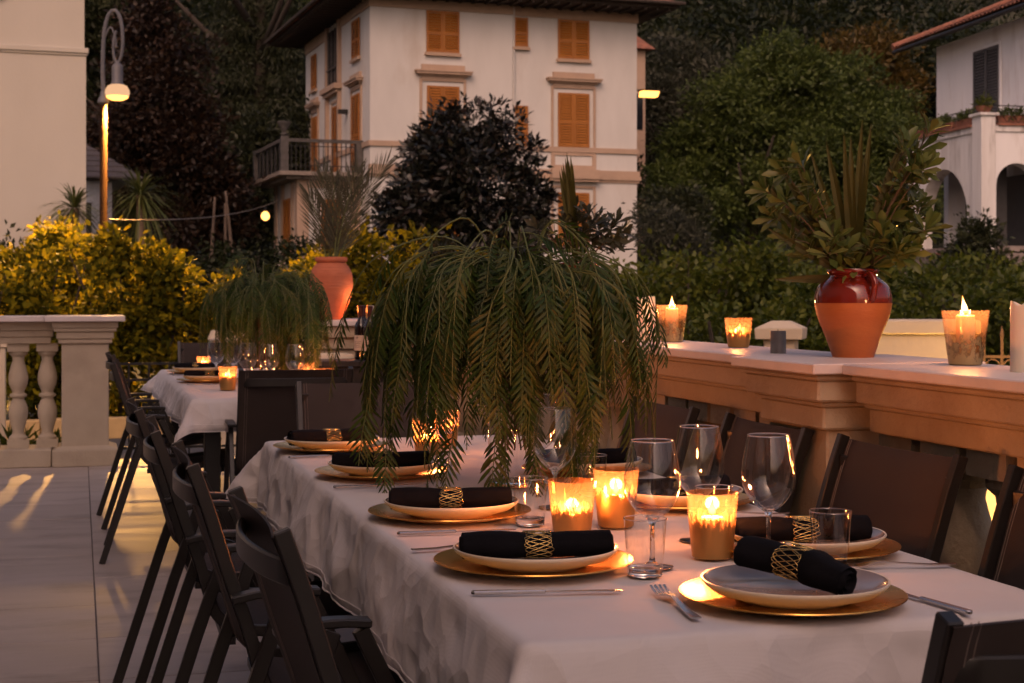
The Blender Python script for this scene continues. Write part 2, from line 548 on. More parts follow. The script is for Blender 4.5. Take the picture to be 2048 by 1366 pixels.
M['leaf_hedge'] = leaf_mat('leaf_hedge', [(0.025, 0.03, 0.004), (0.10, 0.095, 0.006), (0.27, 0.21, 0.010), (0.05, 0.055, 0.005)], 0.45, rough=0.7, spec=0.08)
M['leaf_hedge_dark'] = leaf_mat('leaf_hedge_dark', [(0.040, 0.060, 0.009), (0.075, 0.098, 0.011), (0.125, 0.135, 0.014), (0.055, 0.075, 0.010)], 0.4)
M['leaf_green'] = leaf_mat('leaf_green', [(0.05, 0.075, 0.018), (0.08, 0.11, 0.024), (0.115, 0.145, 0.03)], 0.35)
M['leaf_dark'] = leaf_mat('leaf_dark', [(0.024, 0.031, 0.014), (0.038, 0.045, 0.018), (0.052, 0.056, 0.022)], 0.3)
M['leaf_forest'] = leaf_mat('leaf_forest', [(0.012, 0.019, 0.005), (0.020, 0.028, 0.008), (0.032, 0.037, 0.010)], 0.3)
M['leaf_magnolia'] = leaf_mat('leaf_magnolia', [(0.008, 0.010, 0.008), (0.014, 0.016, 0.010), (0.028, 0.017, 0.012)], 0.12, rough=0.32, spec=0.5)
M['leaf_purple'] = leaf_mat('leaf_purple', [(0.018, 0.011, 0.007), (0.030, 0.016, 0.009), (0.050, 0.024, 0.010)], 0.3)
M['leaf_autumn'] = leaf_mat('leaf_autumn', [(0.09, 0.055, 0.012), (0.12, 0.075, 0.014), (0.07, 0.06, 0.016)], 0.35)
M['leaf_olive'] = leaf_mat('leaf_olive', [(0.045, 0.048, 0.030), (0.065, 0.066, 0.042), (0.05, 0.055, 0.03)], 0.3)
M['leaf_pepper'] = leaf_mat('leaf_pepper', [(0.018, 0.042, 0.006), (0.030, 0.062, 0.008), (0.048, 0.082, 0.010), (0.038, 0.060, 0.016), (0.09, 0.095, 0.016)], 0.35, rough=0.5)
M['leaf_pitt'] = leaf_mat('leaf_pitt', [(0.045, 0.072, 0.016), (0.07, 0.10, 0.020), (0.11, 0.135, 0.028), (0.16, 0.16, 0.04)], 0.3, rough=0.38)
M['leaf_pitt_dark'] = leaf_mat('leaf_pitt_dark', [(0.022, 0.028, 0.016), (0.035, 0.04, 0.022), (0.05, 0.05, 0.03)], 0.2, rough=0.38)
M['palm_blade'] = leaf_mat('palm_blade', [(0.055, 0.058, 0.014), (0.075, 0.072, 0.018), (0.065, 0.055, 0.014)], 0.3, rough=0.45)
M['palm_frond'] = leaf_mat('palm_frond', [(0.06, 0.062, 0.035), (0.085, 0.08, 0.045), (0.075, 0.065, 0.035)], 0.3, rough=0.5)
M['cordyline'] = leaf_mat('cordyline', [(0.06, 0.08, 0.022), (0.09, 0.11, 0.03), (0.14, 0.14, 0.04)], 0.25, rough=0.45)


# ------------------------------------------------------------------ mesh helpers
class MB:
    """collects vertices and faces for one mesh"""

    def __init__(self):
        self.v = []
        self.f = []

    def add(self, vs, fs):
        o = len(self.v)
        self.v.extend([tuple(p) for p in vs])
        self.f.extend([tuple(i + o for i in f) for f in fs])
        return self

    def box(self, a, b):
        x0, y0, z0 = a
        x1, y1, z1 = b
        return self.add([(x0, y0, z0), (x1, y0, z0), (x1, y1, z0), (x0, y1, z0), (x0, y0, z1), (x1, y0, z1), (x1, y1, z1), (x0, y1, z1)],
                        [(0, 3, 2, 1), (4, 5, 6, 7), (0, 1, 5, 4), (1, 2, 6, 5), (2, 3, 7, 6), (3, 0, 4, 7)])

    def frustum(self, x0, x1, y0, y1, z0, X0, X1, Y0, Y1, z1):
        return self.add([(x0, y0, z0), (x1, y0, z0), (x1, y1, z0), (x0, y1, z0), (X0, Y0, z1), (X1, Y0, z1), (X1, Y1, z1), (X0, Y1, z1)],
                        [(0, 3, 2, 1), (4, 5, 6, 7), (0, 1, 5, 4), (1, 2, 6, 5), (2, 3, 7, 6), (3, 0, 4, 7)])

    def lathe(self, prof, segs=24, c=(0, 0, 0), closed=False, capb=False, capt=False):
        vs, fs = [], []
        n = len(prof)
        for (r, z) in prof:
            for k in range(segs):
                t = 2 * PI * k / segs
                vs.append((c[0] + r * math.cos(t), c[1] + r * math.sin(t), c[2] + z))
        m = n if closed else n - 1
        for i in range(m):
            j = (i + 1) % n
            for k in range(segs):
                l = (k + 1) % segs
                fs.append((i * segs + k, i * segs + l, j * segs + l, j * segs + k))
        if capb:
            fs.append(tuple(range(segs))[::-1])
        if capt:
            fs.append(tuple((n - 1) * segs + k for k in range(segs)))
        return self.add(vs, fs)

    def tube(self, path, r, segs=8, caps=True, closed=False):
        """round tube along a path; r a number or a list"""
        pts = [Vector(p) for p in path]
        n = len(pts)
        rs = r if isinstance(r, (list, tuple)) else [r] * n
        vs, fs = [], []
        up = None
        for i, p in enumerate(pts):
            if closed:
                t = (pts[(i + 1) % n] - pts[i - 1])
            else:
                t = pts[min(i + 1, n - 1)] - pts[max(i - 1, 0)]
            if t.length < 1e-9:
                t = Vector((0, 0, 1))
            t.normalize()
            if up is None:
                up = Vector((0, 0, 1)) if abs(t.z) < 0.9 else Vector((1, 0, 0))
            s = t.cross(up)
            if s.length < 1e-6:
                s = t.cross(Vector((0.3, 1, 0.2)))
            s.normalize()
            u = s.cross(t)
            up = u
            for k in range(segs):
                a = 2 * PI * k / segs
                vs.append(p + (s * math.cos(a) + u * math.sin(a)) * rs[i])
        m = n if closed else n - 1
        for i in range(m):
            j = (i + 1) % n
            for k in range(segs):
                l = (k + 1) % segs
                fs.append((i * segs + k, i * segs + l, j * segs + l, j * segs + k))
        if caps and not closed:
            fs.append(tuple(range(segs))[::-1])
            fs.append(tuple((n - 1) * segs + k for k in range(segs)))
        return self.add(vs, fs)

    def bar(self, path, side, w, h, up=None):
        """flat bar swept along a path: w across `side`, h across the third direction"""
        pts = [Vector(p) for p in path]
        sd = Vector(side).normalized()
        n = len(pts)
        vs, fs = [], []
        for i, p in enumerate(pts):
            t = (pts[min(i + 1, n - 1)] - pts[max(i - 1, 0)]).normalized()
            u = sd.cross(t).normalized()
            s = t.cross(u).normalized()
            for (a, b) in ((-1, -1), (1, -1), (1, 1), (-1, 1)):
                vs.append(p + s * (a * w / 2) + u * (b * h / 2))
        for i in range(n - 1):
            for k in range(4):
                l = (k + 1) % 4
                fs.append((i * 4 + k, i * 4 + l, i * 4 + 4 + l, i * 4 + 4 + k))
        fs.append((3, 2, 1, 0))
        o = (n - 1) * 4
        fs.append((o, o + 1, o + 2, o + 3))
        return self.add(vs, fs)

    def prism(self, poly, z0, z1):
        n = len(poly)
        vs = [(x, y, z0) for x, y in poly] + [(x, y, z1) for x, y in poly]
        fs = [tuple(range(n))[::-1], tuple(range(n, 2 * n))]
        for k in range(n):
            l = (k + 1) % n
            fs.append((k, l, n + l, n + k))
        return self.add(vs, fs)

    def xf(self, mtx):
        self.v = [tuple(mtx @ Vector(p)) for p in self.v]
        return self


def mesh_of(name, mb, m, smooth=False, bevel=0.0, auto=None):
    me = bpy.data.meshes.new(name)
    me.from_pydata(mb.v, [], mb.f)
    if bevel or smooth is None:
        pass
    bm = bmesh.new()
    bm.from_mesh(me)
    if bevel:
        ed = [e for e in bm.edges if len(e.link_faces) == 2 and e.calc_face_angle(0) > 0.6]
        bmesh.ops.bevel(bm, geom=ed, offset=bevel, segments=1, affect='EDGES', clamp_overlap=True)
    bmesh.ops.recalc_face_normals(bm, faces=bm.faces)
    bm.to_mesh(me)
    bm.free()
    if smooth:
        me.polygons.foreach_set('use_smooth', [True] * len(me.polygons))
        if auto:
            me.set_sharp_from_angle(angle=rad(auto))
    me.materials.append(m)
    me.update()
    return me


def obj(name, mb, m, parent=None, smooth=False, bevel=0.0, auto=40, loc=None, rot=None):
    me = mb if isinstance(mb, bpy.types.Mesh) else mesh_of(name, mb, m, smooth, bevel, auto)
    o = bpy.data.objects.new(name, me)
    COL.objects.link(o)
    if parent is not None:
        o.parent = parent
    if loc is not None:
        o.location = loc
    if rot is not None:
        o.rotation_euler = rot
    return o


def tag(o, label=None, cat=None, group=None, kind=None):
    if label:
        o['label'] = label
    if cat:
        o['category'] = cat
    if group:
        o['group'] = group
    if kind:
        o['kind'] = kind
    return o


def thing(name, label, cat, loc=(0, 0, 0), rz=0.0, group=None):
    o = bpy.data.objects.new(name, None)
    o.empty_display_size = 0.1
    COL.objects.link(o)
    o.location = loc
    o.rotation_euler = (0, 0, rz)
    return tag(o, label, cat, group)


def dup(root, loc, rz, label, group=None):
    r = root.copy()
    COL.objects.link(r)
    r.location = loc
    r.rotation_euler = (0, 0, rz)
    r['label'] = label
    if group:
        r['group'] = group
    for ch in list(root.children):
        c = ch.copy()
        COL.objects.link(c)
        c.parent = r
        for g in ch.children:
            d = g.copy()
            COL.objects.link(d)
            d.parent = c
    return r


def np_mesh(name, V, F, m, smooth=False):
    """V (n,3) floats, F (m,k) ints, all faces the same size"""
    me = bpy.data.meshes.new(name)
    V = np.ascontiguousarray(V, dtype=np.float32)
    F = np.ascontiguousarray(F, dtype=np.int32)
    k = F.shape[1]
    me.vertices.add(len(V))
    me.vertices.foreach_set('co', V.ravel())
    me.loops.add(F.size)
    me.loops.foreach_set('vertex_index', F.ravel())
    me.polygons.add(len(F))
    me.polygons.foreach_set('loop_start', np.arange(0, F.size, k, dtype=np.int32))
    me.polygons.foreach_set('loop_total', np.full(len(F), k, dtype=np.int32))
    if smooth:
        me.polygons.foreach_set('use_smooth', np.ones(len(F), dtype=bool))
    me.materials.append(m)
    me.update(calc_edges=True)
    me.validate()
    return me


def unit(a):
    return a / np.maximum(np.linalg.norm(a, axis=-1, keepdims=True), 1e-9)


def leaf_arrays(C, D, N, L, W, fold=0.18, shape=0):
    """one leaf per row: base C, direction D, normal N, length L, width W"""
    D = unit(D)
    S = unit(np.cross(D, N))
    U = np.cross(S, D)
    L = np.broadcast_to(np.asarray(L, float), (len(C),))[:, None]
    W = np.broadcast_to(np.asarray(W, float), (len(C),))[:, None]
    if shape == 0:      # rhombic leaf, two triangles folded on the midrib
        a = C
        b = C + D * L * 0.45 + S * W * 0.5 + U * W * fold
        c = C + D * L
        d = C + D * L * 0.45 - S * W * 0.5 + U * W * fold
        V = np.stack([a, b, c, d], 1).reshape(-1, 3)
        i = np.arange(len(C))[:, None] * 4
        F = i + np.array([[0, 1, 2, 3]])
        F = F.reshape(-1, 4)
        return V, F
    # long or obovate leaf of 2 x 3 quads with a curved spine
    ts = [0.0, 0.30, 0.68, 1.0] if shape == 1 else [0.0, 0.34, 0.72, 1.0]
    ws = [0.10, 0.85, 0.80, 0.03] if shape == 1 else [0.10, 0.50, 1.0, 0.22]
    rows = []
    for t, w in zip(ts, ws):
        ctr = C + D * L * t + U * L * (-0.16 * t * t)
        rows += [ctr + S * W * 0.5 * w + U * W * fold * w, ctr, ctr - S * W * 0.5 * w + U * W * fold * w]
    V = np.stack(rows, 1).reshape(-1, 3)
    i = np.arange(len(C))[:, None, None] * 12
    q = []
    for r in range(3):
        for c in range(2):
            q.append([r * 3 + c, r * 3 + c + 1, r * 3 + 3 + c + 1, r * 3 + 3 + c])
    F = (i + np.array(q)[None]).reshape(-1, 4)
    return V, F


def rand_dirs(n, up=0.0):
    d = RNG.normal(size=(n, 3))
    d = unit(d)
    d[:, 2] += up
    return unit(d)


def crown_leaves(lobes, n_clumps, per, clump_r, L, W, m, name='crown', inner=0.55, up=0.8, droop=0.0, squash=0.8, sub=0):
    """leaves in clumps over and inside a set of ellipsoid lobes (x,y,z,rx,ry,rz)"""
    lobes = np.array(lobes, float)
    if sub:
        out = []
        for lb_ in lobes:
            dd = rand_dirs(sub, 0.2)
            rr = 0.62 + 0.30 * RNG.random(sub)
            k_ = 0.30 + 0.22 * RNG.random(sub)
            for a_ in range(sub):
                out.append(list(lb_[:3] + dd[a_] * lb_[3:6] * rr[a_]) + list(lb_[3:6] * k_[a_]))
        lobes = np.array(out)
    vol = lobes[:, 3] * lobes[:, 4] + lobes[:, 4] * lobes[:, 5] + lobes[:, 3] * lobes[:, 5]
    pick = RNG.choice(len(lobes), n_clumps, p=vol / vol.sum())
    d = rand_dirs(n_clumps, 0.15)
    r = inner + (1 - inner) * RNG.random(n_clumps) ** 0.5
    r *= 1 + 0.10 * RNG.normal(size=n_clumps)
    cc = lobes[pick, :3] + d * lobes[pick, 3:6] * r[:, None]
    cr = clump_r * (0.55 + 0.9 * RNG.random(n_clumps))
    k = np.repeat(np.arange(n_clumps), per)
    off = RNG.normal(size=(len(k), 3)) * 0.5
    off[:, 2] *= squash
    C = cc[k] + off * cr[k][:, None]
    D = unit(off * 1.2 + d[k] * 0.5 + rand_dirs(len(k)) * 0.9 + np.array([0, 0, -droop]))
    N = unit(rand_dirs(len(k)) * 0.75 + np.array([0, 0, 1.0]) * 0.55 + d[k] * up)
    s = 0.7 + 0.6 * RNG.random(len(k))
    V, F = leaf_arrays(C, D, N, L * s, W * s)
    return np_mesh(name, V, F, m)


def smooth_path(pts, n):
    """Catmull-Rom through the points"""
    P = [Vector(p) for p in pts]
    P = [P[0] * 2 - P[1]] + P + [P[-1] * 2 - P[-2]]
    out = []
    segs = len(P) - 3
    for i in range(n):
        t = i / (n - 1) * segs
        k = min(int(t), segs - 1)
        u = t - k
        a, b, c, d = P[k:k + 4]
        out.append(0.5 * ((2 * b) + (c - a) * u + (2 * a - 5 * b + 4 * c - d) * u * u + (3 * b - a - 3 * c + d) * u ** 3))
    return out


# camera-aligned ground directions, used only to lay the far hillside out
FWD = Vector((math.sin(rad(15.6)), math.cos(rad(15.6)), 0))
RGT = Vector((math.cos(rad(15.6)), -math.sin(rad(15.6)), 0))


def at(d, l, z=0.0):
    p = FWD * d + RGT * l
    return (p.x, p.y, z)

# ================================================================== THE SETTING
def ground_z(x, y):
    d = x * FWD.x + y * FWD.y
    l = x * RGT.x + y * RGT.y
    z = -0.4
    t = min(max((d - 22) / 34.0, 0), 1)
    z += 2.3 * t * t * (3 - 2 * t)
    if d > 66:
        z += (d - 66) * 0.36 + 0.9 * mnoise.noise((d * 0.03, l * 0.03, 1.0))
    return z


def build_ground():
    vs, fs = [], []
    ds = list(np.concatenate([np.arange(-30, 60, 6.0), np.arange(60, 200, 5.0), [200]]))
    ls = list(np.arange(-150, 151, 7.5))
    for d in ds:
        for l in ls:
            p = FWD * float(d) + RGT * float(l)
            vs.append((p.x, p.y, ground_z(p.x, p.y)))
    n = len(ls)
    for i in range(len(ds) - 1):
        for j in range(n - 1):
            fs.append((i * n + j, i * n + j + 1, (i + 1) * n + j + 1, (i + 1) * n + j))
    mb = MB()
    mb.add(vs, fs)
    o = obj('ground', mb, M['ground'], smooth=True, auto=None)
    tag(o, kind='structure')


build_ground()
st = MB().box((-14, 11.8, -0.45), (16, 17.55, -0.392))
tag(obj('street', st, M['asphalt']), kind='structure')

# terrace floor: a bed with one tile object per tile
TX0, TX1, TY0, TY1 = -2.94, 2.05, 0.78, 11.45
bed = MB().box((TX0 - 0.3, -0.6, -0.5), (TX1, TY1 + 0.25, -0.006))
terrace = tag(obj('terrace_floor', bed, M['grout']), kind='structure')
tile_me = mesh_of('floor_tile', MB().box((-0.298, -0.298, -0.02), (0.298, 0.298, 0)), M['tile'], bevel=0.0025)
for i in range(-5, 4):
    for j in range(-9, 9):
        x = 0.06 + 0.6 * i + 0.3
        y = 6.18 + 0.6 * j + 0.3
        if x - 0.3 < TX0 - 0.31 or x + 0.3 > TX1 + 0.25 or y + 0.3 > TY1 + 0.26:
            continue
        o = obj('floor_tile', tile_me, None, terrace, loc=(x, y, random.uniform(-0.0012, 0.0012)),
                rot=(random.uniform(-0.0012, 0.0012), random.uniform(-0.0012, 0.0012), random.choice((0, PI))))


# ------------------------------------------------------------------ balustrades
def baluster_mesh(h, r, m):
    """square foot and abacus, two vases meeting at a ring"""
    mb = MB()
    a = r * 1.06
    mb.box((-a, -a, 0), (a, a, 0.055))
    mb.box((-a, -a, h - 0.055), (a, a, h))
    z0, z1 = 0.055, h - 0.055
    H = z1 - z0
    half = [(0.92, 0.0), (0.92, 0.03), (0.62, 0.06), (0.56, 0.10), (0.74, 0.17), (0.92, 0.25), (0.98, 0.31), (0.92, 0.37), (0.74, 0.42), (0.60, 0.455), (0.60, 0.475)]
    prof = [(r * k, z0 + H * t) for k, t in half] + [(r * 0.80, z0 + H * 0.482), (r * 0.86, z0 + H * 0.5), (r * 0.80, z0 + H * 0.518)]
    prof += [(r * k, z0 + H * (1 - t)) for k, t in half[::-1]]
    mb.lathe(prof, 16)
    return mesh_of('baluster', mb, m, smooth=True, auto=35)


def wall_profile_boxes(mb, x0, x1, y0, y1, steps):
    """stack of boxes: steps = (z0, z1, outset)"""
    for z0, z1, o in steps:
        mb.box((x0 - o, y0 - o, z0), (x1 + o, y1 + o, z1))
    return mb


# left balustrade, along X at Y 11.2 .. 11.5
lb = thing('balustrade', 'cream stone balustrade with vase balusters and pedestal at the left edge', 'balustrade', (0, 11.2, 0))
mbp = MB()
wall_profile_boxes(mbp, -0.118, 0.199, 0.0, 0.317, [(0.13, 0.852, 0), (0.852, 0.885, 0.022), (0.885, 0.935, 0.034), (0.935, 0.962, 0.052), (0.962, 1.004, 0.062)])
mbp.frustum(-0.18, 0.261, -0.062, 0.379, 0.0, -0.18, 0.261, -0.062, 0.379, 0.115)
mbp.frustum(-0.18, 0.261, -0.062, 0.379, 0.1155, -0.12, 0.201, -0.002, 0.319, 0.14)
obj('pedestal', mbp, M['bal_stone'], lb, bevel=0.005)
mbr = MB()
wall_profile_boxes(mbr, -3.2, -0.19, 0.06, 0.257, [(0.852, 0.900, 0.0), (0.900, 0.945, 0.016), (0.945, 1.004, 0.034)])
obj('rail_moulding', mbr, M['bal_stone'], lb, bevel=0.004)
obj('plinth', MB().box((-3.2, -0.035, 0.0), (-0.185, 0.352, 0.125)), M['bal_stone'], lb, bevel=0.006)
obj('coping_slab', MB().box((-0.228, -0.115, 1.006), (0.308, 0.432, 1.044)), M['marble'], lb, bevel=0.004)
obj('coping_slab', MB().box((-3.2, -0.075, 1.006), (-0.231, 0.392, 1.043)), M['marble'], lb, bevel=0.004)
bm_left = baluster_mesh(0.726, 0.068, M['bal_stone'])
for k in range(15):
    obj('baluster', bm_left, None, lb, loc=(-0.215 - 0.195 * k, 0.158, 0.1255))

# right balustrade, along Y, rail between X 1.66 and 1.985
rb = thing('balustrade', 'long ochre stone balustrade with marble coping running behind the right chairs', 'balustrade', (0, 0, 0))
PED = [(3.18, 3.64), (0.2, 0.66)]


def right_pedestal(y0, y1):
    mb = MB()
    c = 0.06
    wall_profile_boxes(mb, 1.665, 1.955, y0 + 0.075, y1 - 0.075,
                       [(0.13, 0.885, 0), (0.8851, 0.940, 0.018), (0.9401, 0.952, 0.030), (0.9521, 1.002, 0.046), (1.0021, 1.014, 0.057)])
    mb.frustum(1.61, 2.01, y0 + 0.02, y1 - 0.02, 0, 1.61, 2.01, y0 + 0.02, y1 - 0.02, 0.129)
    obj('pedestal', mb, M['bal_stone_right'], rb, bevel=0.005)
    obj('coping_slab', MB().box((1.592, y0, 1.0165), (2.035, y1, 1.0412)), M['marble'], rb, bevel=0.003)


for y0, y1 in PED:
    right_pedestal(y0, y1)
SEG = [(0.663, 3.177), (3.643, 9.30)]
for y0, y1 in SEG:
    mb = MB()
    wall_profile_boxes(mb, 1.73, 1.90, y0 - 0.02, y1 + 0.02, [(0.885, 0.940, 0.0), (0.9401, 0.952, 0.014), (0.9521, 1.002, 0.034), (1.0021, 1.014, 0.045)])
    mb.v = [(x, min(max(y, y0), y1), z) for x, y, z in mb.v]
    obj('rail_moulding', mb, M['bal_stone_right'], rb, bevel=0.004)
    obj('plinth', MB().box((1.66, y0, 0), (1.96, y1, 0.125)), M['bal_stone_right'], rb, bevel=0.006)
    n = max(1, round((y1 - y0) / 1.6))
    for k in range(n):
        a, b = y0 + (y1 - y0) * k / n, y0 + (y1 - y0) * (k + 1) / n
        obj('coping_slab', MB().box((1.662, a + 0.001, 1.0165), (1.985, b - 0.001, 1.0402)), M['marble'], rb, bevel=0.003)
bm_right = baluster_mesh(0.7595, 0.067, M['bal_stone_right'])
for y0, y1 in SEG:
    n = int((y1 - y0 - 0.1) / 0.163)
    s = (y1 - y0) / n
    for k in range(n):
        obj('baluster', bm_right, None, rb, loc=(1.815, y0 + s * (k + 0.5), 0.1255))

# far pier that carries the ribbed terracotta jar
fp = thing('stone_pier', 'square cream stone pier with marble slab under the ribbed terracotta jar', 'pier', (0, 0, 0))
mb = MB()
wall_profile_boxes(mb, 1.42, 2.02, 9.42, 9.98, [(0.13, 0.80, 0), (0.80, 0.86, 0.02), (0.86, 0.93, 0.04), (0.93, 1.0, 0.065)])
mb.box((1.35, 9.35, 0), (2.09, 10.05, 0.129))
obj('pier_body', mb, M['bal_stone'], fp, bevel=0.006)
mb = MB()
for a, b in (((1.47, 0.22), (1.50, 0.74)), ((1.94, 0.22), (1.97, 0.74)), ((1.501, 0.22), (1.939, 0.25)), ((1.501, 0.71), (1.939, 0.74))):
    mb.box((a[0], 9.402, a[1]), (b[0], 9.4195, b[1]))
obj('panel_frame', mb, M['cream_wall'], fp, bevel=0.003)
obj('coping_slab', MB().box((1.325, 9.325, 1.002), (2.115, 10.075, 1.037)), M['marble'], fp, bevel=0.004)

# gate pillar beyond the far table
gp = thing('gate_pillar', 'small pale gate pillar with flat cap beyond the far table', 'pillar', (1.17, 12.85, -0.39))
mb = MB().box((-0.10, -0.10, 0), (0.10, 0.10, 1.16))
obj('shaft', mb, M['cream_wall'], gp, bevel=0.006)
mb = MB().box((-0.125, -0.125, 1.161), (0.125, 0.125, 1.21)).frustum(-0.155, 0.155, -0.155, 0.155, 1.211, -0.12, 0.12, -0.12, 0.12, 1.29)
obj('cap', mb, M['cream_wall'], gp, bevel=0.004)
# pale post seen between the left balusters
gp2 = thing('gate_pillar', 'tall pale post standing behind the left balusters', 'pillar', (-0.62, 13.0, -0.39))
obj('shaft', MB().box((-0.055, -0.055, 0), (0.055, 0.055, 1.16)), M['cream_wall'], gp2, bevel=0.006)
obj('cap', MB().box((-0.07, -0.07, 1.161), (0.07, 0.07, 1.2)), M['cream_wall'], gp2, bevel=0.004)


# the house the terrace belongs to, standing along its left side out of the picture
hw = MB().box((-2.6, -9, -0.5), (-2.05, 8.6, 8.4))
hh = tag(obj('house_wall', hw, M['stucco_left']), kind='structure')
obj('cornice', MB().box((-2.049, -9, 7.8), (-1.9, 8.7, 8.05)), M['stucco_left'], hh)
for y in (-6.5, -2.5, 1.5, 5.5):
    obj('shutter', MB().box((-2.049, y, 0.1), (-1.99, y + 1.2, 2.6)), M['shutter_ochre'], hh)

# thin iron railing closing the terrace between pedestal and pier
ir = thing('iron_railing', 'thin dark iron railing behind the far table', 'railing', (0, 11.35, 0))
for z in (0.70, 0.585, 0.10):
    obj('rail', MB().box((0.262, -0.008, z - 0.009), (2.05, 0.008, z + 0.009)), M['iron'], ir)
bar_me = mesh_of('bar', MB().box((-0.006, -0.006, 0.0), (0.006, 0.006, 0.70)), M['iron'])
for k in range(12):
    obj('bar', bar_me, None, ir, loc=(0.34 + 0.14 * k, 0.0, 0.0))

# low ochre retaining wall across the street
rw = thing('retaining_wall', 'low ochre retaining wall at the foot of the lamp-lit hedge', 'wall', (0, 17.6, -0.4))
for k in range(9):
    obj('wall_block', MB().box((-4 + k * 1.2, 0, 0), (-4 + k * 1.2 + 1.19, 0.2, 0.22 + 0.01 * (k % 2))), M['ochre_wall'], rw, bevel=0.01)

# right: gate pillar, walled box and iron fence beyond the balustrade
rp = thing('gate_pillar', 'square cream gate pillar with overhanging cap behind the grey candle', 'pillar', (3.707, 7.79, -0.4), rad(-32))
obj('shaft', MB().box((-0.085, -0.085, 0), (0.085, 0.085, 1.35)), M['cream_wall'], rp, bevel=0.005)
obj('cap', MB().frustum(-0.125, 0.125, -0.125, 0.125, 1.351, -0.13, 0.13, -0.13, 0.13, 1.41).frustum(-0.13, 0.13, -0.13, 0.13, 1.4105, -0.05, 0.05, -0.05, 0.05, 1.45), M['cream_wall'], rp, bevel=0.003)
wb = thing('garden_wall', 'cream rendered wall stub with moulded coping behind the big red jar', 'wall', (4.16, 7.2, -0.4), rad(-16))
obj('wall_body', MB().box((-0.21, -0.12, 0), (0.30, 0.12, 1.39)), M['cream_wall'], wb, bevel=0.004)
obj('coping', MB().box((-0.235, -0.145, 1.391), (0.325, 0.145, 1.465)), M['cream_wall'], wb, bevel=0.008)
fe = thing('iron_fence', 'rusty iron fence with a row of rings at the right edge', 'fence', (4.60, 7.95, -0.4), rad(-24))
fb = mesh_of('bar', MB().box((-0.008, -0.008, 0.0), (0.008, 0.008, 1.36)).frustum(-0.012, 0.012, -0.012, 0.012, 1.361, -0.001, 0.001, -0.001, 0.001, 1.42), M['rusty_iron'])
ring = MB().tube([(0.04 * math.cos(a), 0, 0.04 * math.sin(a)) for a in np.linspace(0, 2 * PI, 15)[:-1]], 0.006, 5, closed=True)
ring_me = mesh_of('ring', ring, M['rusty_iron'])
obj('plinth', MB().box((-0.35, -0.07, 0), (1.9, 0.07, 0.86)).box((-0.36, -0.085, 0.861), (1.91, 0.085, 0.91)), M['cream_wall'], fe, bevel=0.004)
for k in range(14):
    obj('bar', fb, None, fe, loc=(0.1 * k, 0, 0))
    if k < 13:
        obj('ring', ring_me, None, fe, loc=(0.05 + 0.1 * k, 0, 1.185))
for z in (1.128, 1.24):
    obj('rail', MB().box((-0.05, -0.009, z - 0.008), (1.4, 0.009, z + 0.008)), M['rusty_iron'], fe)


# ================================================================== BUILDINGS
def wall_map(kind):
    if kind == 'front':
        return lambda a, n, z: (a, -n, z)
    return lambda a, n, z: (-n, a, z)      # left face: along = +y, outward = -x


def wbox(mb, f, a0, a1, n0, n1, z0, z1):
    vs = [f(a, n, z) for z in (z0, z1) for (a, n) in ((a0, n0), (a1, n0), (a1, n1), (a0, n1))]
    return mb.add(vs, [(0, 3, 2, 1), (4, 5, 6, 7), (0, 1, 5, 4), (1, 2, 6, 5), (2, 3, 7, 6), (3, 0, 4, 7)])


def shutter_leaf(f, a0, a1, z0, z1, n, pitch=0.088, mid=0.45):
    mb = MB()
    w = 0.075
    zm = z0 + (z1 - z0) * mid
    wbox(mb, f, a0, a0 + w, n, n + 0.05, z0, z1)
    wbox(mb, f, a1 - w, a1, n, n + 0.05, z0, z1)
    for za, zb in ((z0, z0 + 0.09), (zm - 0.05, zm + 0.05), (z1 - 0.09, z1)):
        wbox(mb, f, a0 + w, a1 - w, n + 0.001, n + 0.049, za, zb)
    for za, zb in ((z0 + 0.09, zm - 0.05), (zm + 0.05, z1 - 0.09)):
        k = max(2, int((zb - za) / pitch))
        p = (zb - za) / k
        for i in range(k):
            z = za + p * i
            vs = [f(a, nn, zz) for (nn, zz) in ((n + 0.060, z + 0.006), (n + 0.050, z - 0.006), (n - 0.004, z + p * 0.80), (n + 0.006, z + p * 0.92)) for a in (a0 + w, a1 - w)]
            mb.add(vs, [(0, 1, 3, 2), (2, 3, 5, 4), (4, 5, 7, 6), (6, 7, 1, 0)])
    return mb


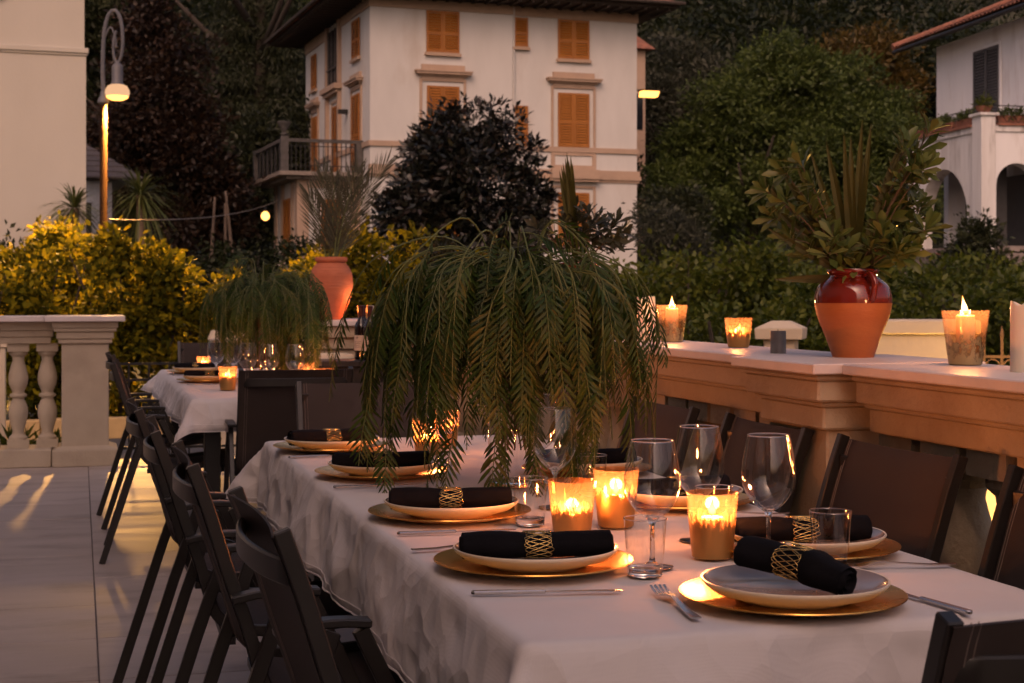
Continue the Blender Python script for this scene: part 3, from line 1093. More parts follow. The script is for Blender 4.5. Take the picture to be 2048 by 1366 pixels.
def window(parent, kind, a0, a1, z0, z1, leaves=2, n=0.0, m='shutter_ochre', sill=True, frame=0.0, hood=None, base=0.0):
    f = wall_map(kind)
    w = (a1 - a0) / leaves
    for k in range(leaves):
        obj('shutter', shutter_leaf(f, a0 + w * k + 0.004, a0 + w * (k + 1) - 0.004, z0, z1, n + 0.03), M[m], parent)
    if sill:
        mb = MB()
        wbox(mb, f, a0 - 0.06, a1 + 0.06, n, n + 0.14, z0 - 0.13, z0 - 0.035)
        wbox(mb, f, a0 - 0.03, a1 + 0.03, n, n + 0.09, z0 - 0.034, z0 - 0.004)
        obj('sill', mb, M['trim_pink'], parent)
    if frame:
        mb = MB()
        wbox(mb, f, a0 - frame, a0 - frame + 0.09, n, n + 0.06, z0, z1 + frame)
        wbox(mb, f, a1 + frame - 0.09, a1 + frame, n, n + 0.06, z0, z1 + frame)
        wbox(mb, f, a0 - frame + 0.091, a1 + frame - 0.091, n, n + 0.058, z1 + frame - 0.09, z1 + frame)
        obj('window_frame', mb, M['trim_pink'], parent)
    if hood:
        za = z1 + hood
        mb = MB()
        wbox(mb, f, a0 - 0.20, a1 + 0.20, n, n + 0.07, za - 0.12, za)
        wbox(mb, f, a0 - 0.30, a1 + 0.30, n, n + 0.14, za + 0.001, za + 0.07)
        wbox(mb, f, a0 - 0.42, a1 + 0.42, n, n + 0.26, za + 0.071, za + 0.15)
        wbox(mb, f, a0 - 0.46, a1 + 0.46, n, n + 0.30, za + 0.151, za + 0.20)
        wbox(mb, f, a0 - 0.20, a1 + 0.20, n, n + 0.10, za + 0.201, za + 0.42)
        obj('window_hood', mb, M['trim_pink'], parent)


villa = thing('villa', 'tall cream villa with ochre louvred shutters and deep dark eaves', 'house', (9.937, 54.329, 0), rad(3.4))
mb = MB().box((0, 0, 0.4), (5.35, 11.4, 11.75)).box((5.3505, 0.16, 0.4), (10.37, 11.4, 11.75))
obj('wall', mb, M['stucco'], villa)
F = wall_map('front')
Lf = wall_map('left')
window(villa, 'front', 2.06, 3.30, 9.88, 11.37)
window(villa, 'front', 5.43, 5.99, 10.28, 11.34, leaves=1, n=-0.16)
window(villa, 'front', 7.17, 8.42, 9.92, 11.37, n=-0.16)
window(villa, 'front', 2.08, 3.30, 6.66, 8.67, sill=False, frame=0.26, hood=0.34)
window(villa, 'front', 5.43, 5.99, 6.62, 8.10, leaves=1, n=-0.16, sill=False)
window(villa, 'front', 7.17, 8.42, 6.64, 8.65, n=-0.16, sill=False, frame=0.26, hood=0.34)
window(villa, 'front', 7.17, 8.42, 2.95, 4.95, n=-0.16, sill=False, frame=0.26)
window(villa, 'front', 2.08, 3.30, 2.95, 4.95, sill=False, frame=0.26)
window(villa, 'left', 1.45, 2.60, 9.85, 11.25)
window(villa, 'left', 9.1, 10.0, 9.62, 11.05)
window(villa, 'left', 1.45, 2.60, 5.75, 8.50, sill=False, frame=0.26, hood=0.34)
window(villa, 'left', 4.95, 5.95, 5.75, 8.46, sill=False, frame=0.24)
window(villa, 'left', 8.95, 9.85, 5.75, 8.47, sill=False, frame=0.26, hood=0.34)
# string courses, cornice and panel
mb = MB()
wbox(mb, F, -0.06, 5.351, 0, 0.07, 6.45, 6.64)
wbox(mb, F, 5.40, 10.44, -0.16, -0.09, 6.45, 6.64)
wbox(mb, Lf, 0.0, 11.4, 0, 0.07, 6.45, 6.64)
obj('string_course', mb, M['trim_pink'], villa)
mb = MB()
for o, za, zb in ((0.05, 5.35, 5.45), (0.11, 5.451, 5.58), (0.07, 5.581, 5.80)):
    wbox(mb, F, -0.06, 5.35, 0, o, za, zb)
    wbox(mb, F, 5.41, 10.40 + o, -0.16, -0.16 + o, za, zb)
    wbox(mb, F, 6.85, 8.76, -0.16 + o + 0.001, 0.06 + o, za, zb)
obj('cornice', mb, M['trim_pink'], villa)
mb = MB()
for (a0, a1, z0, z1) in ((6.91, 7.06, 5.81, 6.44), (8.55, 8.70, 5.81, 6.44), (7.061, 8.549, 5.81, 5.97), (7.061, 8.549, 6.33, 6.44)):
    wbox(mb, F, a0, a1, -0.16, -0.115, z0, z1)
obj('panel_frame', mb, M['trim_pink'], villa)
mb = MB()
for fn, a0, a1, n0, z0 in ((F, -0.05, 5.36, 0, 11.4), (F, 5.361, 10.42, -0.16, 11.4), (Lf, 0, 4.55, 0, 11.4), (Lf, 7.0, 11.4, 0, 11.3)):
    mb = MB()
    wbox(mb, fn, a0, a1, n0, n0 + 0.05, z0, 11.748)
    obj('eaves_band', mb, M['trim_pink'], villa)
# tall recessed bay window of the side face
mb = MB()
wbox(mb, Lf, 4.55, 4.80, 0, 0.14, 6.65, 11.7)
wbox(mb, Lf, 6.75, 7.0, 0, 0.14, 6.65, 11.7)
wbox(mb, Lf, 4.45, 7.10, 0, 0.32, 9.05, 9.25)
wbox(mb, Lf, 4.55, 7.0, 0, 0.22, 8.92, 9.049)
obj('bay_trim', mb, M['trim_pink'], villa)
mb = MB()
wbox(mb, Lf, 4.85, 6.7, 0.005, 0.03, 9.26, 11.5)
obj('window_glass', mb, M['glass_dark'], villa)
mb = MB()
for a in (4.85, 5.4, 6.05, 6.62):
    wbox(mb, Lf, a, a + 0.08, 0.031, 0.09, 9.26, 11.5)
wbox(mb, Lf, 4.8, 6.75, 0.10, 0.13, 9.95, 10.0)
obj('window_bars', mb, M['concrete_dirty'], villa)
# roof: eaves slab with rafters and a low hip
mb = MB().box((-1.3, -1.2, 11.80), (11.5, 12.6, 11.93))
for k in range(26):
    x = -1.15 + 0.49 * k
    mb.box((x, -1.1, 11.70), (x + 0.10, 0.5, 11.799))
for k in range(27):
    y = -1.0 + 0.5 * k
    mb.box((-1.2, y, 11.70), (0.0, y + 0.10, 11.799))
obj('eaves', mb, M['roof_dark'], villa)
mb = MB()
e = [(-1.42, -1.32), (11.62, -1.32), (11.62, 12.72), (-1.42, 12.72)]
r0, r1 = (4.5, 5.6), (5.8, 5.6)
vs = [(x, y, 11.935) for x, y in e] + [(x, y, 12.0) for x, y in e] + [(r0[0], r0[1], 14.4), (r1[0], r1[1], 14.4)]
mb.add(vs, [(3, 2, 1, 0), (0, 1, 5, 4), (1, 2, 6, 5), (2, 3, 7, 6), (3, 0, 4, 7), (4, 5, 9, 8), (5, 6, 9), (6, 7, 8, 9), (7, 4, 8)])
rf = obj('roof', mb, M['roof_tile'], villa)
mb = MB()
mb.tube([(-1.45, -1.38, 11.95), (11.65, -1.38, 11.95)], 0.07, 8)
mb.tube([(-1.48, -1.38, 11.95), (-1.48, 12.7, 11.95)], 0.07, 8)
obj('gutter', mb, M['roof_dark'], villa)
# side bay carrying the balcony
bay = MB().box((-2.27, 1.5, 0.4), (-0.001, 6.2, 5.3))
obj('bay_wall', bay, M['stucco'], villa)
mb = MB()
mb.box((-2.33, 1.44, 0.4), (-1.9, 1.499, 5.29)).box((-0.35, 1.46, 0.4), (-0.002, 1.499, 5.29))
for y in (1.5, 2.3, 4.2, 5.6):
    mb.box((-2.33, y, 0.4), (-2.271, y + 0.42, 5.29))
mb.box((-2.30, 1.47, 5.0), (-0.003, 1.4985, 5.28))
obj('pilaster', mb, M['trim_pink'], villa)
fb_ = lambda a, n, z: (a, 1.5 - n, z)
obj('shutter', shutter_leaf(fb_, -1.45, -0.72, 2.6, 4.6, 0.03), M['shutter_ochre'], villa)
fl_ = lambda a, n, z: (-2.27 - n, a, z)
obj('shutter', shutter_leaf(fl_, 2.75, 3.35, 2.6, 4.7, 0.03), M['shutter_ochre'], villa)
obj('shutter', shutter_leaf(fl_, 3.45, 4.05, 2.6, 4.7, 0.03), M['shutter_ochre'], villa)
balc = obj('balcony', MB().box((-3.05, 0.95, 5.42), (0.0, 7.0, 5.56)).box((-2.75, 1.2, 5.301), (-0.002, 6.6, 5.419)), M['trim_dirty'], villa)
mb = MB()
mb.box((-2.98, 1.0, 6.60), (0.1, 1.14, 6.72)).box((-2.98, 1.141, 6.60), (-2.84, 6.9, 6.72))
mb.box((-2.99, 0.99, 5.561), (-2.72, 1.26, 6.80)).box((-0.25, 0.99, 5.561), (0.05, 1.2, 6.599)).box((-2.99, 6.6, 5.561), (-2.75, 6.9, 6.75))
obj('parapet', mb, M['concrete_dirty'], balc)
mb = MB()
for k in range(15):
    x = -2.62 + 0.165 * k
    mb.box((x, 1.05, 5.561), (x + 0.03, 1.08, 6.599))
for z in (5.75, 6.45):
    mb.box((-2.7, 1.081, z), (-0.26, 1.10, z + 0.03))
for k in range(6):
    y = 1.6 + 0.85 * k
    mb.box((-2.95, y, 5.561), (-2.87, y + 0.2, 6.599))
tag(obj('balcony_bars', mb, M['iron'], balc), kind='stuff')
mb = MB().lathe([(0.10, 0), (0.16, 0.06), (0.07, 0.12), (0.09, 0.2), (0.22, 0.42), (0.26, 0.5), (0.22, 0.52)], 14, (-2.86, 1.12, 6.80), capb=True, capt=True)
obj('urn', mb, M['concrete_dirty'], balc, smooth=True)
mb = MB()
wbox(mb, Lf, 3.45, 3.65, 0.0, 0.35, 7.95, 8.12)
obj('wall_spotlight', mb, M['iron'], villa)
# down pipe near the step
obj('down_pipe', MB().tube([(5.42, 0.08, 11.7), (5.42, 0.08, 6.7)], 0.05, 8), M['stucco'], villa, smooth=True)

# building at the left edge
lbd = thing('plain_building', 'blank cream rendered building with one moulding filling the left edge', 'house', (0.135, 33.19, 0), rad(3.4))
obj('wall', MB().box((-9, 0, -0.5), (0, 9, 6.10)), M['stucco_left'], lbd)
obj('upper_wall', MB().box((-9, 0.05, 6.26), (-0.03, 9, 15)), M['stucco_left'], lbd)
obj('moulding', MB().box((-9.1, -0.06, 6.15), (0.05, 9.1, 6.26)).box((-9.1, -0.03, 6.101), (0.03, 9.1, 6.149)), M['stucco_left'], lbd, bevel=0.012)
obj('window_jamb', MB().box((-1.75, -0.03, 7.2), (-1.62, 0.049, 9.6)), M['trim_dirty'], lbd)

# small house behind the lamp post
p = at(46, -12.9)
sh = thing('small_house', 'small white house with grey hipped roof behind the lamp post', 'house', (p[0], p[1], 0), rad(3.4))
obj('wall', MB().box((-3, 0, 0), (1.0, 4, 4.55)), M['white_house'], sh)
obj('window', MB().box((-0.30, -0.05, 2.4), (0.40, -0.001, 3.9)), M['glass_dark'], sh)
obj('window_frame', MB().box((-0.36, -0.07, 3.91), (0.46, -0.002, 4.0)).box((-0.36, -0.07, 2.30), (0.46, -0.002, 2.395)).box((0.02, -0.07, 2.4), (0.08, -0.051, 3.9)), M['white_house'], sh)
rm = MB()
for k in range(9):     # overlapping courses of slates on the slope facing the terrace
    t0, t1 = k / 9, (k + 1.1) / 9
    x0, x1 = 1.85 - 2.2 * t0, 1.85 - 2.2 * t1
    y0, y1 = -0.6 + 2.5 * t0, -0.6 + 2.5 * t1
    z0, z1 = 4.66 + 1.6 * t0, 4.62 + 1.6 * t1
    rm.add([(-3.4, y0, z0 - 0.05), (x0, y0, z0 - 0.05), (x0, y0, z0), (-3.4, y0, z0), (-3.4, y1, z1), (x1, y1, z1), (x1, y1, z1 - 0.05), (-3.4, y1, z1 - 0.05)],
           [(0, 1, 2, 3), (3, 2, 5, 4), (4, 5, 6, 7), (7, 6, 1, 0), (1, 6, 5, 2), (0, 3, 4, 7)])
rm.box((-3.2, -0.3, 4.551), (1.5, 4.2, 4.6))
obj('roof', rm, M['roof_grey'], sh)
obj('down_pipe', MB().tube([(-0.75, -0.45, 4.6), (-0.75, -0.08, 4.3), (-0.75, -0.08, 0)], 0.06, 8), M['iron'], sh, smooth=True)

# sliver of the house behind the villa, with a lit lamp
p = at(70, 6.0)
nb = thing('neighbour_house', 'narrow sliver of a beige house behind the right corner of the villa', 'house', (p[0], p[1], 0), rad(3.4))
obj('wall', MB().box((-3.0, 0, 1), (0.02, 6, 12.2)), M['trim_pink'], nb)
obj('roof', MB().frustum(-3.2, 0.35, -0.4, 6.4, 12.201, -2.8, -0.4, 0.4, 5.8, 13.0), M['roof_tile'], nb)
obj('window', MB().box((-0.55, -0.04, 8.6), (-0.12, -0.001, 10.2)), M['glass_dark'], nb)
obj('bracket', MB().box((0.021, 0.2, 9.75), (0.10, 0.4, 10.35)), M['iron'], nb)
p = at(66, 5.75)
wlmp = thing('street_lantern', 'small lit lantern glowing at the right corner of the villa', 'lamp', (p[0], p[1], 9.55), rad(3.4))
obj('shade', MB().frustum(-0.30, 0.42, -0.2, 0.2, 0.02, -0.26, 0.50, -0.2, 0.2, 0.26), M['lamp_lit'], wlmp)
obj('hood', MB().box((-0.34, -0.24, 0.261), (0.56, 0.24, 0.32)), M['iron'], wlmp)
obj('arm', MB().box((-0.9, -0.03, 0.28), (-0.341, 0.03, 0.32)), M['iron'], wlmp)

# houses glimpsed on the hillside
for i, (d, l, z0, w, h, lab) in enumerate(((112, -26.5, 16.8, 4.0, 4.5, 'pinkish hillside house glimpsed left of the cedar'), (118, -20.0, 17.2, 4.2, 3.6, 'hillside house with lit window glimpsed through the cedar'),
                                      (128, -18.0, 19.5, 5.5, 5.0, 'pale hillside house under the scrap of sky'))):
    p = at(d, l)
    hs = thing('hillside_house', lab, 'house', (p[0], p[1], z0), rad(6))
    obj('wall', MB().box((-w / 2, 0, -6), (w / 2, 4, h)), M['trim_pink'], hs)
    obj('roof', MB().frustum(-w / 2 - 0.4, w / 2 + 0.4, -0.4, 4.4, h + 0.001, -w / 4, w / 4, 1.5, 2.5, h + 1.3), M['roof_tile'], hs)
    for k in range(3):
        x = -w / 2 + w * (k + 0.35) / 3
        obj('window', MB().box((x, -0.04, h * 0.35), (x + w * 0.12, -0.001, h * 0.7)), M['hill_window'] if (k + i) % 3 == 1 else M['glass_dark'], hs)

# ------------------------------------------------------------------ white house with arcade at the right edge
rh = thing('arcaded_house', 'white house with arched loggia, roof terrace and red tiled roof at right', 'house', (23.574, 37.024, 0), rad(-5.4))


def arch_poly(a0, a1, s0, s1, zb, zs, zt, n=14):
    """wall outline from a0..a1, zb..zt with an arch opening s0..s1 springing at zs"""
    c, r = (s0 + s1) / 2, (s1 - s0) / 2
    pts = [(a0, zb), (s0, zb), (s0, zs)]
    for k in range(1, n):
        t = PI - PI * k / n
        pts.append((c + r * math.cos(t), zs + r * math.sin(t)))
    pts += [(s1, zs), (s1, zb), (a1, zb), (a1, zt), (a0, zt)]
    return pts


def arch_wall(poly, f, t):
    n = len(poly)
    vs = [f(a, 0, z) for a, z in poly] + [f(a, -t, z) for a, z in poly]
    fs = [tuple(range(n)), tuple(range(n, 2 * n))[::-1]]
    for k in range(n):
        l = (k + 1) % n
        fs.append((k, n + k, n + l, l))
    return MB().add(vs, fs)


obj('arcade_wall', arch_wall(arch_poly(0.50, 4.85, 0.85, 3.95, 2.5, 3.2, 5.60), Lf, 0.42), M['white_stained'], rh)
obj('arcade_wall', arch_wall(arch_poly(0.36, 3.6, 0.40, 1.60, 2.5, 4.15, 5.60), F, 0.42), M['white_house'], rh)
obj('pier', MB().box((-0.06, -0.06, 1.0), (0.355, 0.495, 6.02)), M['white_stained'], rh, bevel=0.01)
obj('pier_cap', MB().box((-0.13, -0.13, 6.021), (0.42, 0.56, 6.10)), M['white_stained'], rh, bevel=0.01)
obj('terrace_slab', MB().box((-0.05, 0.43, 5.601), (4.2, 4.9, 5.76)).box((0.357, -0.05, 5.601), (4.2, 0.4295, 5.76)), M['white_stained'], rh)
obj('terrace_edge', MB().box((-0.12, 0.497, 5.761), (0.12, 4.95, 5.83)).box((0.422, -0.12, 5.761), (4.2, 0.12, 5.83)), M['roof_tile'], rh)
obj('inner_wall', MB().box((2.9, 0.6, 2.5), (3.1, 4.8, 5.6)).box((1.2, 4.5, 2.5), (1.75, 4.8, 5.6)).box((1.0, 2.6, 2.5), (1.3, 2.9, 5.6)), M['white_house'], rh)
obj('door', MB().box((2.2, 1.6, 2.5), (2.25, 3.3, 4.6)).box((0.5, 1.3, 2.5), (1.4, 1.35, 4.9)), M['shutter_grey'], rh)
obj('loggia_floor', MB().box((0, 0.02, 2.35), (4.0, 4.84, 2.499)), M['old_stone'], rh)
sb = MB().box((-0.25, 0.0, -0.2), (0.3, 4.0, 2.3)).box((-0.25, 4.001, -0.2), (0.3, 4.12, 2.3)).box((-0.25, 4.42, -0.2), (0.3, 4.60, 2.3)).box((-0.25, 4.90, -0.2), (0.3, 5.05, 2.3))
sb.box((-0.24, 4.121, -0.2), (0.3, 4.419, 1.75)).box((-0.24, 4.601, -0.2), (0.3, 4.899, 1.75)).box((-0.24, 4.121, 2.1), (0.3, 4.419, 2.3)).box((-0.24, 4.601, 2.1), (0.3, 4.899, 2.3)).box((0.31, -0.2, -0.2), (4, 0.1, 2.3))
obj('stone_base', sb, M['old_stone'], rh)
obj('base_coping', MB().box((-0.30, -0.05, 2.301), (0.35, 5.1, 2.349)), M['roof_tile'], rh)
obj('upper_wall', MB().box((2.0, -3.5, 5.761), (7.5, 6.98, 9.02)), M['white_house'], rh)
f2 = lambda a, n, z: (2.0 - n, a, z)
for a0, a1 in ((2.84, 3.61), (3.62, 4.39)):
    obj('shutter', shutter_leaf(f2, a0, a1, 6.0, 8.46, 0.02, mid=0.33), M['shutter_grey'], rh)
mb = MB()
for a0, a1, z0, z1 in ((2.74, 2.835, 5.77, 8.56), (4.395, 4.49, 5.77, 8.56), (2.836, 4.394, 8.465, 8.56)):
    wbox(mb, f2, a0, a1, 0.0, 0.04, z0, z1)
obj('window_frame', mb, M['white_house'], rh)
# tiled roof: rows of half-round tiles on the slope above the terrace
def tile_slope(p0, p1, q0, z0, q1, z1, pitch, rows, seg=6):
    vs, fs = [], []
    ncol = int((p1 - p0) / pitch)
    prof = []
    for c in range(ncol):
        for s in range(seg):
            t = s / seg
            prof.append((p0 + (c + t) * pitch, 0.055 * abs(math.sin(PI * t)) ** 0.7))
    prof.append((p0 + ncol * pitch, 0))
    L = math.hypot(q1 - q0, z1 - z0)
    nx, nz = -(z1 - z0) / L, (q1 - q0) / L
    for r in range(rows):
        for e_, off in ((r / rows, 0.045), ((r + 1.15) / rows, 0.0)):
            for (pp, h) in prof:
                hh = h + off
                vs.append((q0 + (q1 - q0) * e_ + nx * hh, pp, z0 + (z1 - z0) * e_ + nz * hh))
    n = len(prof)
    for r in range(rows):
        b = r * 2 * n
        for k in range(n - 1):
            fs.append((b + k, b + k + 1, b + n + k + 1, b + n + k))
    return MB().add(vs, fs)


tag(obj('roof_tiles', tile_slope(-3.8, 8.3, 1.15, 9.12, 5.6, 10.9, 0.23, 15), M['roof_tile'], rh, smooth=True, auto=60), kind='stuff')
obj('roof_deck', MB().add([(1.25, -3.8, 9.0), (1.25, 8.2, 9.0), (5.6, 8.2, 10.78), (5.6, -3.8, 10.78), (1.25, -3.8, 9.11), (1.25, 8.2, 9.11), (5.6, 8.2, 10.88), (5.6, -3.8, 10.88)],
                         [(0, 3, 2, 1), (4, 5, 6, 7), (0, 1, 5, 4), (1, 2, 6, 5), (2, 3, 7, 6), (3, 0, 4, 7)]), M['roof_dark'], rh)
obj('gutter', MB().tube([(1.12, -3.8, 9.02), (1.12, 8.25, 9.02)], 0.07, 8), M['iron'], rh, smooth=True)
obj('ridge_tiles', MB().tube([(1.1, 8.28, 9.2), (3.4, 8.30, 10.1), (5.6, 8.28, 11.0)], 0.11, 8).tube([(5.65, -3.8, 11.0), (5.65, 8.3, 11.0)], 0.12, 8), M['roof_tile'], rh, smooth=True)


def lattice(f, a0, a1, z0, z1):
    mb = MB()
    wbox(mb, f, a0, a1, -0.012, 0.012, z1 - 0.025, z1)
    wbox(mb, f, a0, a1, -0.012, 0.012, z0, z0 + 0.02)
    n = int((a1 - a0) / 0.32)
    s = (a1 - a0) / n
    for k in range(n):
        b0, b1 = a0 + s * k, a0 + s * (k + 1)
        mb.tube([f(b0, 0, z0), f(b1, 0, z1)], 0.010, 4)
        mb.tube([f(b1, 0, z0), f(b0, 0, z1)], 0.010, 4)
    return mb


obj('terrace_railing', lattice(lambda a, n, z: (0.05 - n, a, z), 0.56, 4.85, 5.84, 6.28), M['iron'], rh)
obj('terrace_railing', lattice(lambda a, n, z: (a, 0.05 - n, z), 0.43, 4.0, 5.84, 6.32), M['iron'], rh)

# ================================================================== STREET LAMP AND BULB
lamp = thing('street_lamp', 'tall street lamp with curled swan neck and glowing globe above the hedge', 'lamp', (0.347, 23.783, -0.4), rad(-15.6))
obj('pole', MB().lathe([(0.085, 0), (0.085, 0.5), (0.06, 0.6), (0.054, 4.42)], 16, capb=True, capt=True), M['lamp_pole'], lamp, smooth=True)
obj('collar', MB().lathe([(0.055, 4.40), (0.085, 4.43), (0.085, 4.47), (0.055, 4.52), (0.04, 4.60)], 16, capb=True, capt=True), M['lamp_grey'], lamp, smooth=True)
neck = smooth_path([(0.0, 0, 4.55), (-0.01, 0, 5.0), (0.01, 0, 5.45), (0.07, 0, 5.72), (0.165, 0, 5.80), (0.25, 0, 5.68), (0.285, 0, 5.40), (0.27, 0, 5.15), (0.21, 0, 5.02), (0.155, 0, 5.12), (0.15, 0, 5.35), (0.19, 0, 5.5)], 44)
obj('neck', MB().tube(neck, [0.034 - 0.014 * i / 43 for i in range(44)], 8), M['lamp_grey'], lamp, smooth=True)
obj('scroll', MB().tube(smooth_path([(0.02, 0, 5.4), (0.1, 0, 5.55), (0.17, 0, 5.42), (0.19, 0, 5.28)], 14), 0.014, 6).lathe([(0.001, -0.03), (0.03, 0), (0.001, 0.03)], 8, (0.19, 0, 5.26)), M['lamp_grey'], lamp, smooth=True)
obj('socket', MB().lathe([(0.03, 5.03), (0.075, 4.98), (0.082, 4.96), (0.082, 4.74), (0.10, 4.70)], 16, (0.205, 0, 0), capb=True, capt=True), M['lamp_grey'], lamp, smooth=True)
obj('globe', MB().lathe([(0.08, 4.705), (0.14, 4.68), (0.175, 4.62), (0.18, 4.57), (0.165, 4.53)], 24, (0.205, 0, 0), capt=True), M['lamp_glass'], lamp, smooth=True)
obj('lens', MB().lathe([(0.163, 4.528), (0.15, 4.50), (0.09, 4.47), (0.001, 4.46)], 24, (0.205, 0, 0)), M['lamp_lit'], lamp, smooth=True)
ld = bpy.data.lights.new('street_lamp_light', 'SPOT')
ld.energy = 7500
ld.spot_size = rad(158)
ld.spot_blend = 0.30
ld.color = (1.0, 0.48, 0.12)
ld.shadow_soft_size = 0.12
lo = bpy.data.objects.new('street_lamp_light', ld)
COL.objects.link(lo)
lo.parent = lamp
lo.location = (0.205, 0, 4.36)

cab = []
a, b = Vector((0.42, 23.77, 2.30)), Vector((6.9, 55.6, 4.55))
for i in range(25):
    t = i / 24
    q = a.lerp(b, t)
    q.z -= 0.9 * t * (1 - t)
    cab.append(q)
cb = obj('overhead_cable', MB().tube(cab, 0.014, 5), M['cable'], smooth=True)
tag(cb, 'thin overhead cable sagging from the lamp post to the villa', 'cable')
q = a.lerp(b, 0.82)
q.z -= 0.9 * 0.82 * 0.18
blb = thing('bulb', 'glowing round bulb hanging from the overhead cable by the villa', 'lamp', (q.x, q.y, q.z))
obj('holder', MB().lathe([(0.015, 0), (0.05, -0.03), (0.05, -0.20)], 10, capb=True, capt=True), M['iron'], blb)
obj('globe', MB().lathe([(0.05, -0.19), (0.11, -0.25), (0.14, -0.34), (0.11, -0.43), (0.04, -0.475), (0.001, -0.48)], 18), M['bulb_lit'], blb, smooth=True)


# ================================================================== VEGETATION
def trunk_mesh(h, r, limbs, m, lean=(0, 0)):
    mb = MB()
    path = [(lean[0] * t * h, lean[1] * t * h, h * t) for t in np.linspace(0, 1, 7)]
    mb.tube(path, [r * (1.25 if i == 0 else 1 - 0.09 * i) for i in range(7)], 9)
    for k in range(limbs):
        a = 2 * PI * k / max(limbs, 1) + random.uniform(-0.4, 0.4)
        z = h * random.uniform(0.45, 0.9)
        L = h * random.uniform(0.3, 0.55)
        p0 = (lean[0] * z, lean[1] * z, z)
        mb.tube([p0, (p0[0] + math.cos(a) * L * 0.5, p0[1] + math.sin(a) * L * 0.5, z + L * 0.35), (p0[0] + math.cos(a) * L, p0[1] + math.sin(a) * L, z + L * 0.85)], [r * 0.5, r * 0.32, r * 0.12], 6)
    return mesh_of('trunk', mb, m, smooth=True, auto=None)


def tree(name, label, d, l, lobes, clumps, per, cr, L, W, lm, th, tr=0.22, bark='bark', cat='tree', limbs=6, group=None, **kw):
    """lobes given as (lateral, depth, height above base) radii"""
    p = at(d, l)
    z = ground_z(p[0], p[1]) - 0.15
    t = thing(name, label, cat, (p[0], p[1], z), rad(-15.6), group)
    obj('trunk', trunk_mesh(th, tr, limbs, M[bark]), None, t)
    obj('crown', crown_leaves(lobes, clumps, per, cr, L, W, M[lm], **kw), None, t)
    return t


tree('magnolia', 'dark glossy magnolia with a round crown in front of the villa', 35, -1.12,
     [(0, 0, 3.55, 1.5, 1.4, 1.4), (-0.95, -0.3, 3.0, 0.95, 1.0, 1.1), (1.0, -0.2, 2.9, 0.9, 1.0, 1.1), (0.15, 0, 4.6, 0.8, 0.8, 0.75), (-0.55, 0, 4.3, 0.75, 0.8, 0.7), (0.8, 0, 4.2, 0.75, 0.8, 0.8),
      (-0.2, -0.3, 2.2, 1.5, 1.2, 0.9), (1.3, 0, 2.2, 0.6, 0.8, 0.7), (-1.35, 0, 2.3, 0.55, 0.8, 0.7)],
     950, 24, 0.24, 0.19, 0.075, 'leaf_magnolia', 3.0, 0.12, up=0.9, inner=0.5, sub=14)
tree('laurel_tree', 'broad bushy green tree with billowing crown right of the villa', 62, 9.6,
     [(1.1, 0, 7.9, 1.7, 2.0, 1.5), (2.5, 0, 7.3, 1.3, 1.8, 1.3), (-0.9, 0, 6.6, 1.5, 1.8, 1.5), (-2.3, 0, 4.9, 1.4, 1.7, 1.3), (-3.2, 0, 3.2, 1.5, 1.7, 1.4), (0.2, -0.8, 5.0, 1.8, 1.8, 1.6), (2.2, -0.6, 5.0, 1.7, 1.8, 1.6), (0.8, -0.8, 2.9, 2.2, 2.0, 1.6), (-1.6, -0.6, 2.4, 1.9, 1.8, 1.5)],
     2600, 26, 0.42, 0.20, 0.085, 'leaf_green', 5.0, 0.3, inner=0.6, sub=13, up=1.3)
tree('laurel_tree', 'second green bushy tree beside the eaves of the white house', 63, 14.6,
     [(-1.2, 0, 7.6, 1.5, 1.8, 1.3), (0.6, 0, 6.2, 1.5, 1.8, 1.4), (1.8, 0, 4.8, 1.2, 1.6, 1.2), (-0.9, -0.6, 5.0, 1.7, 1.8, 1.5), (0.8, -0.7, 3.8, 1.6, 1.8, 1.3), (-0.6, -0.6, 2.6, 1.9, 1.9, 1.5)],
     1900, 26, 0.42, 0.20, 0.085, 'leaf_green', 5.0, 0.3, inner=0.6, sub=13, up=1.3)
tree('autumn_tree', 'yellowing tree on the slope above the bushy green trees', 80, 17.0,
     [(0, 0, 6.2, 3.0, 2.5, 1.9), (-2.2, 0, 5.0, 1.8, 2, 1.5), (2.0, 0, 4.8, 1.9, 2, 1.6)], 520, 28, 0.7, 0.32, 0.13, 'leaf_autumn', 4.5, 0.25, sub=10)
tree('olive_tree', 'grey green tree close to the right edge of the villa', 76, 8.0,
     [(0, 0, 6.6, 2.2, 2.0, 2.0), (1.6, 0, 5.0, 1.9, 2, 2.0), (-1.2, 0, 4.2, 1.8, 2, 2.2), (0.8, 0, 3.0, 2.4, 2, 1.8)], 700, 28, 0.62, 0.30, 0.08, 'leaf_olive', 4.5, 0.25, sub=10)
tree('purple_beech', 'dark reddish purple tree behind the street lamp', 58, -13.2,
     [(0, 0, 6.2, 2.2, 2.0, 3.2), (0.9, 0, 3.8, 2.0, 2.0, 2.6), (-1.2, 0, 4.0, 1.9, 2, 2.8), (1.6, 0, 2.4, 1.6, 1.8, 2.0), (-0.2, 0, 9.0, 1.2, 1.3, 1.4)],
     1300, 26, 0.5, 0.22, 0.10, 'leaf_purple', 6.0, 0.3, inner=0.5, sub=14)
